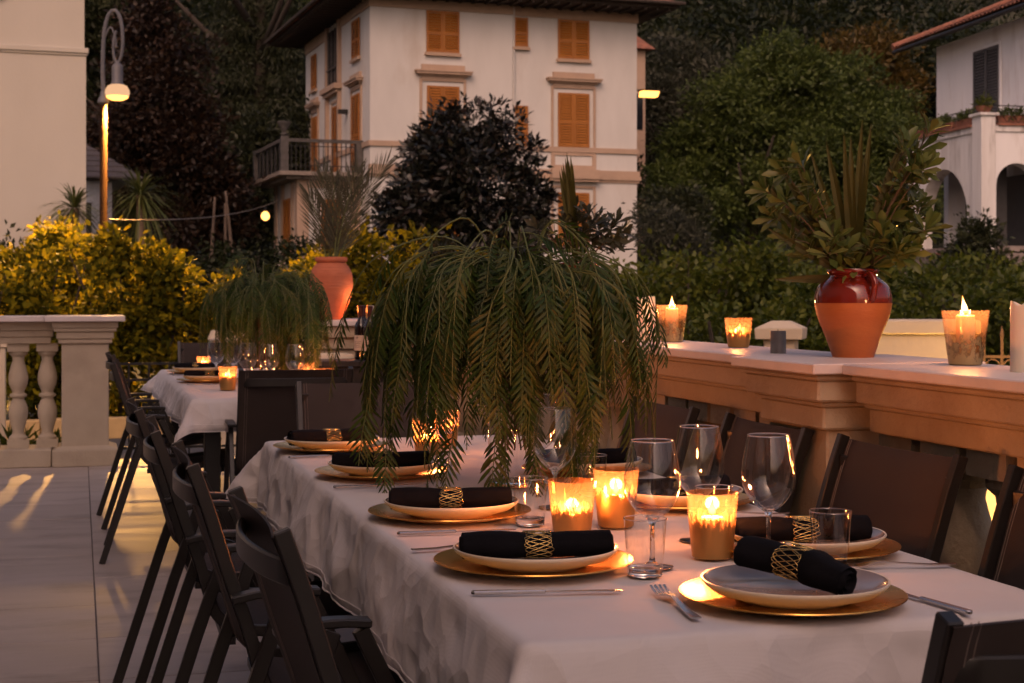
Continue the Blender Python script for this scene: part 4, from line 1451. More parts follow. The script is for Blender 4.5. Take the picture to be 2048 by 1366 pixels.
# cedar with flat drooping tiers
lob = []
for k in range(9):
    z = 3.2 + k * 1.25
    r = 3.6 - 0.30 * k
    for s in (-1, 1):
        lob.append((s * r * 0.5, 0, z - 0.2, r * 0.55, r * 0.6, 0.42))
tree('cedar', 'tall dark cedar with drooping tiers left of the villa', 74, -12.0, lob, 1500, 30, 0.55, 0.34, 0.05, 'leaf_dark', 13.0, 0.42, limbs=10, droop=0.9, inner=0.2)
tree('umbrella_pine', 'rounded green pine top over the villa roof', 100, -12.0, [(0, 0, 6.5, 2.6, 2.4, 2.2), (1.8, 0, 6.0, 1.8, 2, 1.6)], 420, 28, 0.6, 0.36, 0.08, 'leaf_green', 5.5, 0.3)
tree('dark_oak', 'dark spreading tree above the purple tree by the left building', 84, -21.5,
     [(0, 0, 11, 3.4, 3, 2.4), (3.0, 0, 9.2, 2.4, 2.4, 2.2), (-2.6, 0, 8.5, 2.4, 2.4, 2.4), (0.5, 0, 6, 3, 3, 2.5), (2.8, 0, 4.2, 2.6, 2.4, 2.4)], 1100, 28, 0.65, 0.34, 0.13, 'leaf_dark', 8.5, 0.35, limbs=8, sub=10)
tree('dark_oak', 'dark leafy tree filling the gap between purple tree and villa', 66, -9.2,
     [(0, 0, 3.6, 1.9, 1.8, 2.4), (-1.5, 0, 5.2, 1.5, 1.6, 1.8), (1.1, 0, 5.8, 1.3, 1.4, 1.8), (-1.8, 0, 2.2, 2.0, 1.8, 1.8)], 800, 26, 0.5, 0.26, 0.11, 'leaf_dark', 4.2, 0.2)

for i, (d, l, h, lean) in enumerate(((50, -9.75, 2.7, (0.06, 0)), (50, -9.25, 2.5, (0.0, 0)), (50, -8.95, 2.9, (-0.10, 0)))):
    p = at(d, l)
    o = obj('bare_trunk', trunk_mesh(h, 0.075, 0, M['bark_pale'], lean), None, loc=(p[0], p[1], ground_z(p[0], p[1]) - 0.1), rot=(0, 0, rad(-15.6)))
    tag(o, ('pale bare trunk leaning right, leftmost of three under the cedar', 'short upright bare trunk, middle of three under the cedar', 'pale bare trunk leaning left, rightmost of three under the cedar')[i], 'tree trunk', 'bare trunks under the cedar')

# the wood that covers the hillside
lob = []
for k in range(230):
    d = random.uniform(82, 150)
    l = random.uniform(-0.40, 0.40) * d
    p = at(d, l)
    r = random.uniform(2.6, 4.6)
    lob.append((p[0], p[1], ground_z(p[0], p[1]) + r * random.uniform(0.6, 1.15), r, r, r * random.uniform(0.8, 1.15)))
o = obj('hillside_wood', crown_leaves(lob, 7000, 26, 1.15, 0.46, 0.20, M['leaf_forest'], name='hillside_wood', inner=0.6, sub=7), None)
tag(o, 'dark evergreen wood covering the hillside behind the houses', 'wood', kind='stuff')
lob = []
for k in range(46):
    d = random.uniform(68, 80)
    l = random.uniform(-0.36, 0.36) * d
    p = at(d, l)
    r = random.uniform(1.6, 2.6)
    lob.append((p[0], p[1], ground_z(p[0], p[1]) + r * 0.7, r, r, r))
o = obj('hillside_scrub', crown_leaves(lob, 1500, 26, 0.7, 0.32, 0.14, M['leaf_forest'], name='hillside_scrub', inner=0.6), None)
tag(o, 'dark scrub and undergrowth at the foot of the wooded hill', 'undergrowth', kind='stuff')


def hedge(name, label, x0, x1, y, top, base, depth, clumps, per, lm, L=0.085, W=0.05, cr=0.17, step=0.45, cat='hedge', **kw):
    """run of overlapping mounds from x0 to x1; top(x) gives the height profile"""
    t = thing(name, label, cat, (0, 0, 0))
    lobs = []
    n = max(2, int((x1 - x0) / step))
    for i in range(n + 1):
        x = x0 + (x1 - x0) * i / n
        yy = y(x) if callable(y) else y
        zt = top(x) + random.uniform(-0.16, 0.10)
        z = zt - 0.56
        while z > base + 0.1:
            lobs.append((x + random.uniform(-0.1, 0.1), yy + random.uniform(-0.12, 0.12), z, 0.42, depth * 0.5, 0.42))
            z -= 0.5
    obj('foliage', crown_leaves(lobs, clumps, per, cr, L, W, M[lm], name='foliage', inner=0.5, sub=5, up=0.55, **kw), None, t)
    mb = MB()
    for i in range(n * 2):
        x = x0 + (x1 - x0) * (i + 0.5) / (n * 2)
        yy = y(x) if callable(y) else y
        zt = top(x) - 0.3
        mb.tube([(x, yy, base - 0.1), (x + random.uniform(-0.2, 0.2), yy + random.uniform(-0.2, 0.2), (base + zt) / 2), (x + random.uniform(-0.35, 0.35), yy + random.uniform(-0.25, 0.25), zt)], [0.03, 0.02, 0.008], 5)
    obj('stems', mb, M['bark'], t)
    return t


def prof(pts):
    xs = [p[0] for p in pts]
    ys = [p[1] for p in pts]
    return lambda x: float(np.interp(x, xs, ys))


# lamp-lit hedge across the street: mound under the lamp, dip, rise towards the villa
hedge('hedge', 'yellow green hedge lit from above by the street lamp, left of the ribbed jar', -2.2, 2.43, 18.9,
      prof([(-2.2, 1.55), (-1.1, 1.68), (-0.4, 1.80), (0.1, 1.95), (0.45, 2.02), (0.75, 1.80), (1.0, 1.72), (1.3, 1.52), (2.5, 1.58)]), -0.35, 1.3, 2100, 15, 'leaf_hedge', L=0.10, W=0.06)
hedge('hedge', 'yellow green hedge behind the ribbed terracotta jar and palm', 2.43, 5.0, 18.9,
      prof([(2.43, 1.62), (2.75, 1.88), (3.2, 2.08), (3.7, 2.15), (4.1, 2.05), (4.45, 1.85), (5.0, 1.55)]), -0.35, 1.3, 1300, 15, 'leaf_hedge', L=0.10, W=0.06)
hedge('hedge', 'brightest yellow hedge mound directly under the street lamp', -0.95, 0.95, 21.6,
      prof([(-0.95, 1.6), (-0.5, 1.95), (-0.2, 2.25), (0.35, 2.30), (0.55, 1.85), (0.95, 1.6)]), 0.3, 1.6, 1100, 15, 'leaf_hedge', L=0.11, W=0.065)
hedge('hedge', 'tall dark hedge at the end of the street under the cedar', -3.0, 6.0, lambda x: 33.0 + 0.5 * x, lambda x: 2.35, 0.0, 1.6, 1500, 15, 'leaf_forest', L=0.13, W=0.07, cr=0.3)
hedge('hedge', 'bright clipped hedge behind the marble coping right of centre', 3.4, 5.75, lambda x: 12.3 - 0.25 * (x - 3.4),
      prof([(3.4, 1.15), (3.9, 1.25), (4.5, 1.20), (5.0, 1.28), (5.75, 1.30)]), -0.35, 1.0, 1300, 15, 'leaf_hedge_dark', L=0.07, W=0.04, cr=0.14)
hedge('hedge', 'bright hedge behind the big red jar and right candle', 5.75, 9.0, lambda x: 11.7 - 0.25 * (x - 5.75),
      prof([(5.75, 1.28), (6.2, 1.22), (6.7, 1.35), (7.2, 1.5), (9.0, 1.5)]), -0.35, 1.0, 1500, 15, 'leaf_hedge_dark', L=0.07, W=0.04, cr=0.14)
hedge('hedge', 'tall dense green hedge in front of the bushy trees', 6.0, 9.2, lambda x: 17.6 - 0.25 * (x - 6.0),
      prof([(6.0, 1.70), (6.4, 1.85), (7.0, 1.92), (8.0, 1.95), (9.2, 1.9)]), -0.35, 1.4, 1500, 15, 'leaf_hedge_dark', L=0.085, W=0.05, cr=0.19)
hedge('hedge', 'green hedge between the big jar plant and the white house', 9.2, 15.5, lambda x: 22.5 - 0.25 * (x - 9.2), lambda x: 1.95, -0.3, 1.5, 1800, 15, 'leaf_hedge_dark', L=0.10, W=0.06, cr=0.24)

# shrubs
tree('shrub', 'dark leafy shrub in front of the arches of the white house', 31, 9.25,
     [(0, 0, 1.9, 0.65, 0.6, 0.75), (-0.35, 0, 1.3, 0.7, 0.6, 0.7), (0.35, 0, 1.4, 0.55, 0.6, 0.7), (0.1, 0, 2.45, 0.3, 0.3, 0.4)], 420, 18, 0.2, 0.11, 0.06, 'leaf_dark', 1.8, 0.05, cat='shrub')
tree('shrub', 'greyish rounded shrub at the foot of the villa corner', 40, 3.9, [(0, 0, 2.1, 0.75, 0.7, 0.6), (0.5, 0, 1.7, 0.6, 0.6, 0.6)], 200, 22, 0.24, 0.14, 0.04, 'leaf_olive', 1.5, 0.05, cat='shrub')
tree('shrub', 'boxy green shrub behind the grey shrub', 48, 4.75, [(0, 0, 2.2, 0.8, 0.8, 0.8), (0.7, 0, 2.1, 0.6, 0.8, 0.8)], 220, 22, 0.3, 0.14, 0.07, 'leaf_dark', 1.5, 0.05, cat='shrub')
tree('shrub', 'dark low shrub at the base of the left building', 28, -8.9, [(0, 0, 1.5, 0.7, 0.6, 0.6), (0.7, 0, 1.35, 0.5, 0.5, 0.5)], 200, 18, 0.22, 0.10, 0.05, 'leaf_dark', 1.2, 0.04, cat='shrub')


def cordyline(label, d, l, zc, r, n):
    p = at(d, l)
    t = thing('cordyline', label, 'palm', (p[0], p[1], -0.2), rad(-15.6))
    h = zc + 0.2
    mb = MB().tube([(0, 0, 0), (0.03, 0, h * 0.5), (0, 0, h)], [0.09, 0.075, 0.09], 10)
    obj('trunk', mb, M['bark_pale'], t, smooth=True)
    for grp in range(3):
        k = n // 3
        dr = rand_dirs(k, 0.25)
        C = np.tile(np.array([0, 0, h]), (k, 1)) + dr * 0.03
        L = r * (0.8 + 0.5 * RNG.random(k))
        N = unit(np.cross(dr, np.cross(np.array([0, 0, 1.0]), dr) + 1e-4))
        N[:, 2] = np.abs(N[:, 2])
        # drooping blades: 4 quads each
        S = unit(np.cross(dr, N))
        rows = []
        for tt, ww in ((0, 0.5), (0.3, 1.0), (0.6, 0.85), (0.85, 0.5), (1.0, 0.03)):
            ctr = C + dr * (L * tt)[:, None] + np.array([0, 0, -1.0]) * (L * 0.42 * tt ** 2.2)[:, None]
            rows += [ctr + S * 0.017 * ww, ctr - S * 0.017 * ww]
        V = np.stack(rows, 1).reshape(-1, 3)
        i = np.arange(k)[:, None, None] * 10
        q = np.array([[2 * a, 2 * a + 1, 2 * a + 3, 2 * a + 2] for a in range(4)])
        obj('leaf_tuft', np_mesh('leaf_tuft', V, (i + q[None]).reshape(-1, 4), M['cordyline']), None, t)
    return t


cordyline('spiky cordyline left of the lamp post against the cream building', 31.0, -8.75, 2.90, 0.74, 190)
cordyline('larger spiky cordyline right of the lamp post', 31.5, -7.55, 3.20, 0.90, 230)
cordyline('low spiky cordyline half sunk in the hedge by the cream building', 30.6, -8.95, 2.15, 0.60, 130)

# tufts growing at the foot of the left balustrade
for i, (x, y, s, lab) in enumerate(((-0.115 - 0.33, 11.9, 0.20, 'bushy green tuft seen between the left balusters'), (-0.20, 12.0, 0.14, 'small green tuft beside the left pedestal'))):
    k = 60
    dr = rand_dirs(k, 1.0)
    C = np.zeros((k, 3)) + dr * 0.02
    C[:, :2] += RNG.normal(size=(k, 2)) * 0.03
    N = unit(rand_dirs(k) + np.array([0, 0, 0.5]))
    V, Fq = leaf_arrays(C, dr, N, s * (0.8 + 0.5 * RNG.random(k)), 0.03, shape=1)
    t = thing('weed', lab, 'plant', (x, y, -0.39))
    st_ = MB().tube([(0, 0, 0), (0.01, 0, 0.28), (0, 0, 0.45)], [0.012, 0.009, 0.006], 6)
    obj('stem', st_, M['stem'], t)
    obj('leaves', np_mesh('leaves', V + np.array([0, 0, 0.42]), Fq, M['leaf_hedge_dark']), None, t)
    obj('leaves', np_mesh('leaves', V * 1.1 + np.array([0.02, 0, 0.30]), Fq, M['leaf_hedge_dark']), None, t)

# planters and pots on the roof terrace of the white house
HR = Matrix.Translation((23.574, 37.024, 0)) @ Matrix.Rotation(rad(-5.4), 4, 'Z')


def planter(label, q, p, z, along, w):
    c = HR @ Vector((q, p, z))
    t = thing('planter', label, 'planter', tuple(c), rad(-5.4) + (PI / 2 if along else 0))
    obj('box', MB().frustum(-w / 2 + 0.03, w / 2 - 0.03, -0.09, 0.09, 0, -w / 2, w / 2, -0.11, 0.11, 0.22), M['roof_tile'], t)
    obj('plant', crown_leaves([(0, 0, 0.29, w * 0.45, 0.13, 0.11)], 46, 14, 0.09, 0.09, 0.04, M['leaf_green'], name='plant', droop=0.3), None, t)['kind'] = 'stuff'


planter('terracotta planter beside the terrace pier of the white house', 0.12, 1.15, 5.83, True, 0.9)
planter('middle terracotta planter on the terrace edge of the white house', 0.12, 2.45, 5.83, True, 1.1)
planter('far terracotta planter on the terrace edge of the white house', 0.12, 3.75, 5.83, True, 1.1)
planter('terracotta planter right of the terrace pier', 0.95, 0.2, 5.83, False, 0.9)
for lab, q, p, z in (('succulent bowl on top of the terrace pier', 0.145, 0.215, 6.10), ('potted succulent at the far end of the terrace', 0.0, 4.6, 5.84)):
    c = HR @ Vector((q, p, z))
    t = thing('plant_pot', lab, 'pot', tuple(c))
    obj('bowl', MB().lathe([(0.12, 0), (0.22, 0.14), (0.25, 0.2), (0.23, 0.2), (0.2, 0.17)], 18, capb=True, capt=True), M['roof_tile'], t, smooth=True)
    obj('plant', crown_leaves([(0, 0, 0.26, 0.2, 0.2, 0.1)], 26, 12, 0.1, 0.12, 0.035, M['leaf_hedge_dark'], name='plant'), None, t)['kind'] = 'stuff'

# ================================================================== TABLES AND CLOTHS
T = 0.745


def table_frame(label, x0, x1, y0, y1, m='table_black'):
    t = thing('dining_table', label, 'table', ((x0 + x1) / 2, (y0 + y1) / 2, 0))
    w, l = (x1 - x0) / 2, (y1 - y0) / 2
    obj('tabletop', MB().box((-w, -l, T - 0.045), (w, l, T - 0.006)), M[m], t, bevel=0.004)
    obj('apron', MB().box((-w + 0.05, -l + 0.05, T - 0.12), (w - 0.05, l - 0.05, T - 0.046)), M[m], t)
    for sx in (-1, 1):
        for sy in (-1, 1):
            obj('leg', MB().box((sx * (w - 0.06) - 0.035, sy * (l - 0.06) - 0.035, 0.0), (sx * (w - 0.06) + 0.035, sy * (l - 0.06) + 0.035, T - 0.121)), M[m], t, bevel=0.004)
    return t


def cloth(name, label, x0, x1, y0, y1, hang, seed, res=0.0145, flare=0.20, wave=0.018):
    """table cloth: flat over the top, rolling over the edge and hanging in soft uneven waves; corners fall in a cone"""
    ex = hang
    us = np.arange(x0 - ex, x1 + ex + 1e-6, res)
    vs_ = np.arange(y0 - ex, y1 + ex + 1e-6, res)
    U, Vv = np.meshgrid(us, vs_)
    n1, n2 = U.shape
    P = np.zeros((n1, n2, 3))
    R = 0.016
    for i in range(n1):
        for j in range(n2):
            u, v = U[i, j], Vv[i, j]
            cx, cy_ = min(max(u, x0), x1), min(max(v, y0), y1)
            dx, dy = u - cx, v - cy_
            s = math.hypot(dx, dy)
            wr = 0.0016 * mnoise.noise((u * 5 + seed, v * 5, 0.3)) + 0.0010 * (1 - abs(mnoise.noise((u * 7 + seed + v * 3, v * 6, 1.3)))) ** 6 + 0.0012 * math.exp(-((u - (x0 + x1) / 2) / 0.004) ** 2)
            if s < 1e-9:
                P[i, j] = (u, v, T + wr)
                continue
            ox, oy = dx / s, dy / s
            arc = R * PI / 2
            if s < arc:
                a = s / R
                o, z = R * math.sin(a), -R * (1 - math.cos(a))
            else:
                r = s - arc
                fl = flare * (0.75 + 0.6 * mnoise.noise((u * 1.4 + seed, v * 1.4, 4.0)))
                corner = abs(ox * oy) * 2
                fl = min(0.86, fl + (0.62 if v > y1 and u < x0 else 0.30) * corner ** 1.3)
                o = R + r * fl
                z = -R - r * math.sqrt(max(0.2, 1 - fl * fl))
                amp = min(1.0, r / 0.10)
                corner = abs(ox * oy) * 2
                tcoord = (cy_ if abs(dx) > abs(dy) else cx) * 1.0 + 3.0 * (1 if abs(dx) > abs(dy) else 2)
                wv = mnoise.noise((tcoord * 4.2 + seed, s * 1.6, 0.7)) + 0.55 * mnoise.noise((tcoord * 9.5 + seed + s * 6, s * 4.0, 2.7))
                c1 = abs(mnoise.noise((u * 5.0 + seed + v * 2.5, v * 5.0 - u * 2.0, s * 4)))
                c2 = abs(mnoise.noise((u * 10.0 - v * 4 + seed, v * 10.0 + u * 5.0, s * 8 + 3)))
                c3 = abs(mnoise.noise((u * 19.0 - v * 7 + seed, v * 19.0 + u * 6.0, s * 15 + 7)))
                o += wave * amp * wv * (1 - 0.5 * corner) + amp * (0.015 * c1 + 0.009 * c2 + 0.003 * c3)
            P[i, j] = (cx + ox * o, cy_ + oy * o, T + z + wr)
    idx = np.arange(n1 * n2).reshape(n1, n2)
    Fq = np.stack([idx[:-1, :-1], idx[:-1, 1:], idx[1:, 1:], idx[1:, :-1]], -1).reshape(-1, 4)
    c = ((x0 + x1) / 2, (y0 + y1) / 2, 0)
    V = P.reshape(-1, 3) - np.array(c)
    t = thing(name, label, 'tablecloth', c)
    sheet = obj('sheet', np_mesh('sheet', V, Fq, M['linen'], smooth=True), None, t)
    md = sheet.modifiers.new('thickness', 'SOLIDIFY')
    md.thickness = 0.0022
    md.offset = -1
    # hem: a raised seam 2 cm in from the edge and the rolled edge itself
    G = P - np.array(c)
    k = 1

    def loop(k):
        a = [G[k, j] for j in range(k, n2 - k)] + [G[i, n2 - 1 - k] for i in range(k + 1, n1 - k)]
        a += [G[n1 - 1 - k, j] for j in range(n2 - 2 - k, k - 1, -1)] + [G[i, k] for i in range(n1 - 2 - k, k, -1)]
        return a
    obj('hem_seam', MB().tube(loop(1), 0.0016, 5, closed=True), M['linen'], t, smooth=True)
    obj('hem_edge', MB().tube(loop(0), 0.0022, 5, closed=True), M['linen'], t, smooth=True)
    return t


table_frame('long black dining table under the cloth nearest the camera', 0.585, 1.375, 1.965, 4.785)
cloth('tablecloth', 'wrinkled off white linen cloth on the long table nearest the camera', 0.563, 1.397, 1.94, 4.81, 0.20, 3.1)
table_frame('second black dining table beyond, next to the pedestal', 0.50, 1.28, 6.82, 9.48)
cloth('tablecloth', 'off white linen cloth on the far table', 0.472, 1.306, 6.79, 9.51, 0.15, 11.7, res=0.03, flare=0.35)


# ================================================================== CHAIRS
def build_chair():
    t = thing('armchair', 'x', 'chair')
    W = 0.232
    pts = [(-0.300, 0.885), (-0.270, 0.80), (-0.236, 0.69), (-0.200, 0.585), (-0.182, 0.52), (-0.160, 0.462), (-0.105, 0.428), (0.0, 0.420), (0.12, 0.430), (0.21, 0.442), (0.25, 0.436)]
    path = smooth_path([(a, 0, b) for a, b in pts], 40)
    for s in (-1, 1):
        mb = MB().bar([(p.x, s * W, p.z) for p in path], (0, 1, 0), 0.020, 0.024)
        obj('sling_rail', mb, M['chair_metal'], t, smooth=True, bevel=0.002, auto=25)
        mb = MB().bar(smooth_path([(-0.232, s * (W + 0.03), 0.640), (-0.18, s * (W + 0.032), 0.650), (-0.12, s * (W + 0.032), 0.652), (-0.07, s * (W + 0.03), 0.648)], 8), (0, 1, 0), 0.036, 0.015)
        obj('armrest', mb, M['chair_metal'], t, bevel=0.003)
        obj('leg', MB().bar([(-0.088, s * (W + 0.03), 0.638), (0.05, s * (W + 0.03), 0.35), (0.215, s * (W + 0.03), 0.0)], (0, 1, 0), 0.020, 0.028), M['chair_metal'], t, bevel=0.002)
        obj('leg', MB().bar([(-0.135, s * (W + 0.028), 0.637), (-0.21, s * (W + 0.028), 0.42), (-0.345, s * (W + 0.028), 0.0)], (0, 1, 0), 0.020, 0.028), M['chair_metal'], t, bevel=0.002)
    # sling: cloth between the rails, a little hollow
    n = 30
    pp = smooth_path([(a, 0, b) for a, b in pts[:-1]], n)
    vs, fs = [], []
    cols = 11
    for side in (0, 1):
        for i, p in enumerate(pp):
            tt = i / (n - 1)
            tang = (pp[min(i + 1, n - 1)] - pp[max(i - 1, 0)]).normalized()
            nrm = Vector((-tang.z, 0, tang.x)).normalized() * -1
            for k in range(cols):
                y = -1 + 2 * k / (cols - 1)
                sag = (1 - y * y) * (0.018 if tt < 0.5 else 0.022)
                q = p - nrm * (-0.012 + sag) * (1 if True else 0)
                dip = 0.006 * (1 - y * y) if i == 0 else 0
                off = nrm * (0.0018 if side else -0.0018)
                vs.append((q.x + off.x, y * (W + 0.004), q.z + off.z - dip - (0.004 if i == 0 else 0)))
    for side in (0, 1):
        o = side * n * cols
        for i in range(n - 1):
            for k in range(cols - 1):
                a = o + i * cols + k
                fs.append((a, a + 1, a + cols + 1, a + cols) if side else (a, a + cols, a + cols + 1, a + 1))
    o = n * cols
    for k in range(cols - 1):
        fs.append((k, k + 1, o + k + 1, o + k))
    sl = obj('sling', MB().add(vs, fs), M['sling'], t, smooth=True, auto=50)
    # stitched seams on the sling
    mb = MB()
    for y in (-0.90, -0.86, 0.86, 0.90):
        for sd in (-1, 1):
            ln = []
            for i, p in enumerate(pp[:18]):
                tang = (pp[min(i + 1, n - 1)] - pp[max(i - 1, 0)]).normalized()
                nrm = Vector((tang.z, 0, -tang.x)).normalized()
                sag = (1 - y * y) * 0.018
                q = p - nrm * (-0.012 + sag) + nrm * sd * 0.0022
                ln.append((q.x, y * (W + 0.004), q.z - (0.004 if i == 0 else 0)))
            mb.tube(ln, 0.0007, 4)
    tag(obj('stitching', mb, M['thread'], sl), kind='stuff')
    # bowed back bar behind the sling
    arc = [(-0.284 - 0.036 * (1 - (y / W) ** 2) ** 0.8 + 0.004, y, 0.825) for y in np.linspace(-W + 0.012, W - 0.012, 17)]
    vs, fs = [], []
    for (x, y, z) in arc:
        vs += [(x - 0.005, y, z - 0.018), (x + 0.005, y, z - 0.018), (x + 0.005, y, z + 0.018), (x - 0.005, y, z + 0.018)]
    for i in range(16):
        for k in range(4):
            l = (k + 1) % 4
            fs.append((i * 4 + k, i * 4 + l, i * 4 + 4 + l, i * 4 + 4 + k))
    fs += [(3, 2, 1, 0), (64, 65, 66, 67)]
    obj('back_bar', MB().add(vs, fs), M['chair_metal'], t, smooth=True, bevel=0.003, auto=40)
    for x, z in ((-0.135, 0.405), (0.19, 0.405)):
        obj('cross_bar', MB().bar([(x, -W - 0.02, z), (x, W + 0.02, z)], (1, 0, 0), 0.03, 0.018), M['chair_metal'], t)
    return t


chair0 = build_chair()
G1 = 'armchairs around the near table'
G2 = 'armchairs around the far table'
CH = [
    (0.550, 2.31, 2, G1, 'nearest dark armchair on the left side of the near table'),
    (0.500, 3.13, 0, G1, 'second dark armchair from the camera on the left of the near table'),
    (0.470, 3.84, -1, G1, 'third dark armchair from the camera on the left of the near table'),
    (0.450, 4.55, 1, G1, 'farthest dark armchair on the left side of the near table'),
    (1.345, 2.24, 180, G1, 'dark armchair cut off by the right edge of the picture'),
    (1.345, 2.89, 181, G1, 'dark armchair on the right beside the front right glass'),
    (1.345, 3.54, 179, G1, 'dark armchair on the right standing before the marble pedestal'),
    (1.340, 4.22, 180, G1, 'dark armchair on the right half hidden by the hanging foliage'),
    (1.045, 1.645, 91, G1, 'dark armchair at the bottom right corner seen from behind'),
    (0.985, 5.23, 270, G1, 'armchair with broad dark sling at the far end of the near table'),
    (0.885, 6.86, 90, G2, 'armchair at the near end of the far table, its back to the camera'),
    (0.455, 7.35, -3, G2, 'dark armchair on the left of the far table, nearer of two'),
    (0.455, 8.42, 2, G2, 'dark armchair on the left of the far table, next to the pedestal'),
    (0.86, 10.05, 270, G2, 'dark armchair at the far end of the far table'),
]
for i, (x, y, a, g, lab) in enumerate(CH):
    if i == 0:
        chair0.location = (x, y, 0)
        chair0.rotation_euler = (0, 0, rad(a))
        chair0['label'] = lab
        chair0['group'] = g
    else:
        dup(chair0, (x, y, 0), rad(a), lab, g)


# ================================================================== PLACE SETTINGS
def make_charger():
    prof_ = [(0.001, 0.0045), (0.105, 0.0045), (0.122, 0.007), (0.158, 0.014), (0.1645, 0.0158), (0.1652, 0.0145), (0.158, 0.0115), (0.122, 0.004), (0.108, 0.0008), (0.001, 0.0008)]
    return mesh_of('charger_plate', MB().lathe(prof_, 64), M['gold'], smooth=True, auto=50)


def make_plate_meshes():
    outer = [(0.001, 0.0), (0.082, 0.0), (0.086, 0.003), (0.120, 0.013), (0.1335, 0.0235), (0.1372, 0.0285), (0.1365, 0.0305), (0.1335, 0.0300)]
    inner = [(0.1334, 0.0300), (0.1295, 0.0262), (0.112, 0.0165), (0.085, 0.0115), (0.001, 0.0105)]
    a = mesh_of('body', MB().lathe(outer, 64), M['plate_out'], smooth=True, auto=60)
    b = mesh_of('glaze', MB().lathe(inner, 64), M['plate_in'], smooth=True, auto=60)
    return a, b


def napkin_mesh(seed, L=0.245, bend=0.0, r=0.0215, lump=0.1):
    """rolled cloth: slightly uneven roll with spiral ends"""
    rnd = random.Random(seed)
    n, segs = 30, 28
    vs, fs = [], []
    for i in range(n + 1):
        t = i / n
        x = (t - 0.5) * L
        pinch = 1 - 0.10 * math.exp(-((x - 0.0) / 0.02) ** 2)
        y = bend * (0.25 - (t - 0.5) ** 2) * 4 + 0.004 * mnoise.noise((t * 3, seed, 0))
        flare = 1 + lump * mnoise.noise((t * 2.5, seed, 4.0)) + 0.10 * abs(t - 0.5)
        for k in range(segs):
            a = 2 * PI * k / segs
            rr = r * flare * pinch * (1 + 0.07 * mnoise.noise((math.cos(a) * 1.2 + seed, math.sin(a) * 1.2, t * 5)) + 0.03 * mnoise.noise((math.cos(a) * 3, math.sin(a) * 3 + seed, t * 14)))
            lap = 0.0035 if 0.6 < a < 2.4 else 0.0
            vs.append((x, y + (rr * 1.16 + lap) * math.cos(a), max(r * 0.86 + (rr * 0.90 + lap) * math.sin(a), 0.0005)))
    for i in range(n):
        for k in range(segs):
            l = (k + 1) % segs
            fs.append((i * segs + k, i * segs + l, (i + 1) * segs + l, (i + 1) * segs + k))
    mb = MB().add(vs, fs)
    for e, sg in ((0, -1), (n, 1)):      # spiral of rolled layers at each end, set a little inward
        base = [Vector(vs[e * segs + k]) for k in range(segs)]
        c = sum(base, Vector()) / segs
        ring = base
        for lay, inset in ((0.82, -0.004), (0.70, 0.004), (0.52, -0.006), (0.38, 0.003), (0.2, -0.006), (0.02, -0.006)):
            nr = [c + (b - c) * lay + Vector((sg * inset, 0, 0)) for b in base]
            o = len(mb.v)
            mb.v.extend([tuple(q) for q in ring] + [tuple(q) for q in nr])
            for k in range(segs):
                l = (k + 1) % segs
                mb.f.append((o + k, o + l, o + segs + l, o + segs + k))
            ring = nr
    return mesh_of('napkin', mb, M['napkin'], smooth=True, auto=70)


def ring_mesh(seed, r=0.0238, w=0.050):
    """loose band of criss-crossing gold wire"""
    rnd = random.Random(seed)
    mb = MB()
    for k in range(6):
        ph = 2 * PI * k / 6 + rnd.uniform(-0.25, 0.25)
        amp = w * 0.5 * rnd.uniform(0.8, 1.0)
        fq = 4 if k % 3 else 3
        path = []
        for i in range(56):
            a = 2 * PI * i / 56
            rr = r * (1 + 0.03 * math.sin(2 * a + ph))
            path.append((amp * math.sin(fq * a + ph) + 0.002 * math.sin(a * 2 + k), rr * 1.18 * math.cos(a), r * 0.84 + rr * 0.95 * math.sin(a)))
        path = [(x, y, max(z, 0.0008)) for x, y, z in path]
        mb.tube(path, 0.0007, 4, closed=True)
    return mesh_of('napkin_ring', mb, M['gold_wire'], smooth=True, auto=None)


def knife_mesh():
    blade = [(0.005, -0.004), (0.09, -0.0085), (0.105, -0.009), (0.118, -0.006), (0.122, 0.001), (0.117, 0.0055), (0.10, 0.0065), (0.005, 0.0045)]
    handle = [(-0.105, -0.0062), (-0.109, 0.0), (-0.105, 0.0062), (-0.06, 0.0058), (0.0049, 0.0042), (0.0049, -0.0038), (-0.06, -0.0052)]
    return (mesh_of('blade', MB().prism(blade, 0.0015, 0.0032), M['steel'], bevel=0.0006), mesh_of('handle', MB().prism(handle, 0.0, 0.0062), M['steel'], bevel=0.0018))


def fork_meshes():
    mb = MB()
    N = 16
    vs, fs = [], []
    prof_ = [(-0.095, 0.0062, 0.0030), (-0.09, 0.0072, 0.0020), (-0.05, 0.0062, 0.0022), (0.0, 0.0036, 0.0060), (0.03, 0.0032, 0.0090), (0.045, 0.0075, 0.0085), (0.055, 0.0115, 0.0060), (0.068, 0.0125, 0.0035), (0.075, 0.0125, 0.0030)]
    for x, w, z in prof_:
        vs += [(x, -w, z), (x, w, z), (x, w, z + 0.0022), (x, -w, z + 0.0022)]
    n = len(prof_)
    for i in range(n - 1):
        for k in range(4):
            l = (k + 1) % 4
            fs.append((i * 4 + k, i * 4 + l, i * 4 + 4 + l, i * 4 + 4 + k))
    fs += [(3, 2, 1, 0), (n * 4 - 4, n * 4 - 3, n * 4 - 2, n * 4 - 1)]
    mb.add(vs, fs)
    body = mesh_of('handle', mb, M['steel'], smooth=True, auto=40)
    ti = MB()
    ti.bar([(0.0752, 0, 0.0041), (0.09, 0, 0.0045), (0.105, 0, 0.0065), (0.118, 0, 0.0100)], (0, 1, 0), 0.0038, 0.0018)
    tine = mesh_of('tine', ti, M['steel'])
    return body, tine


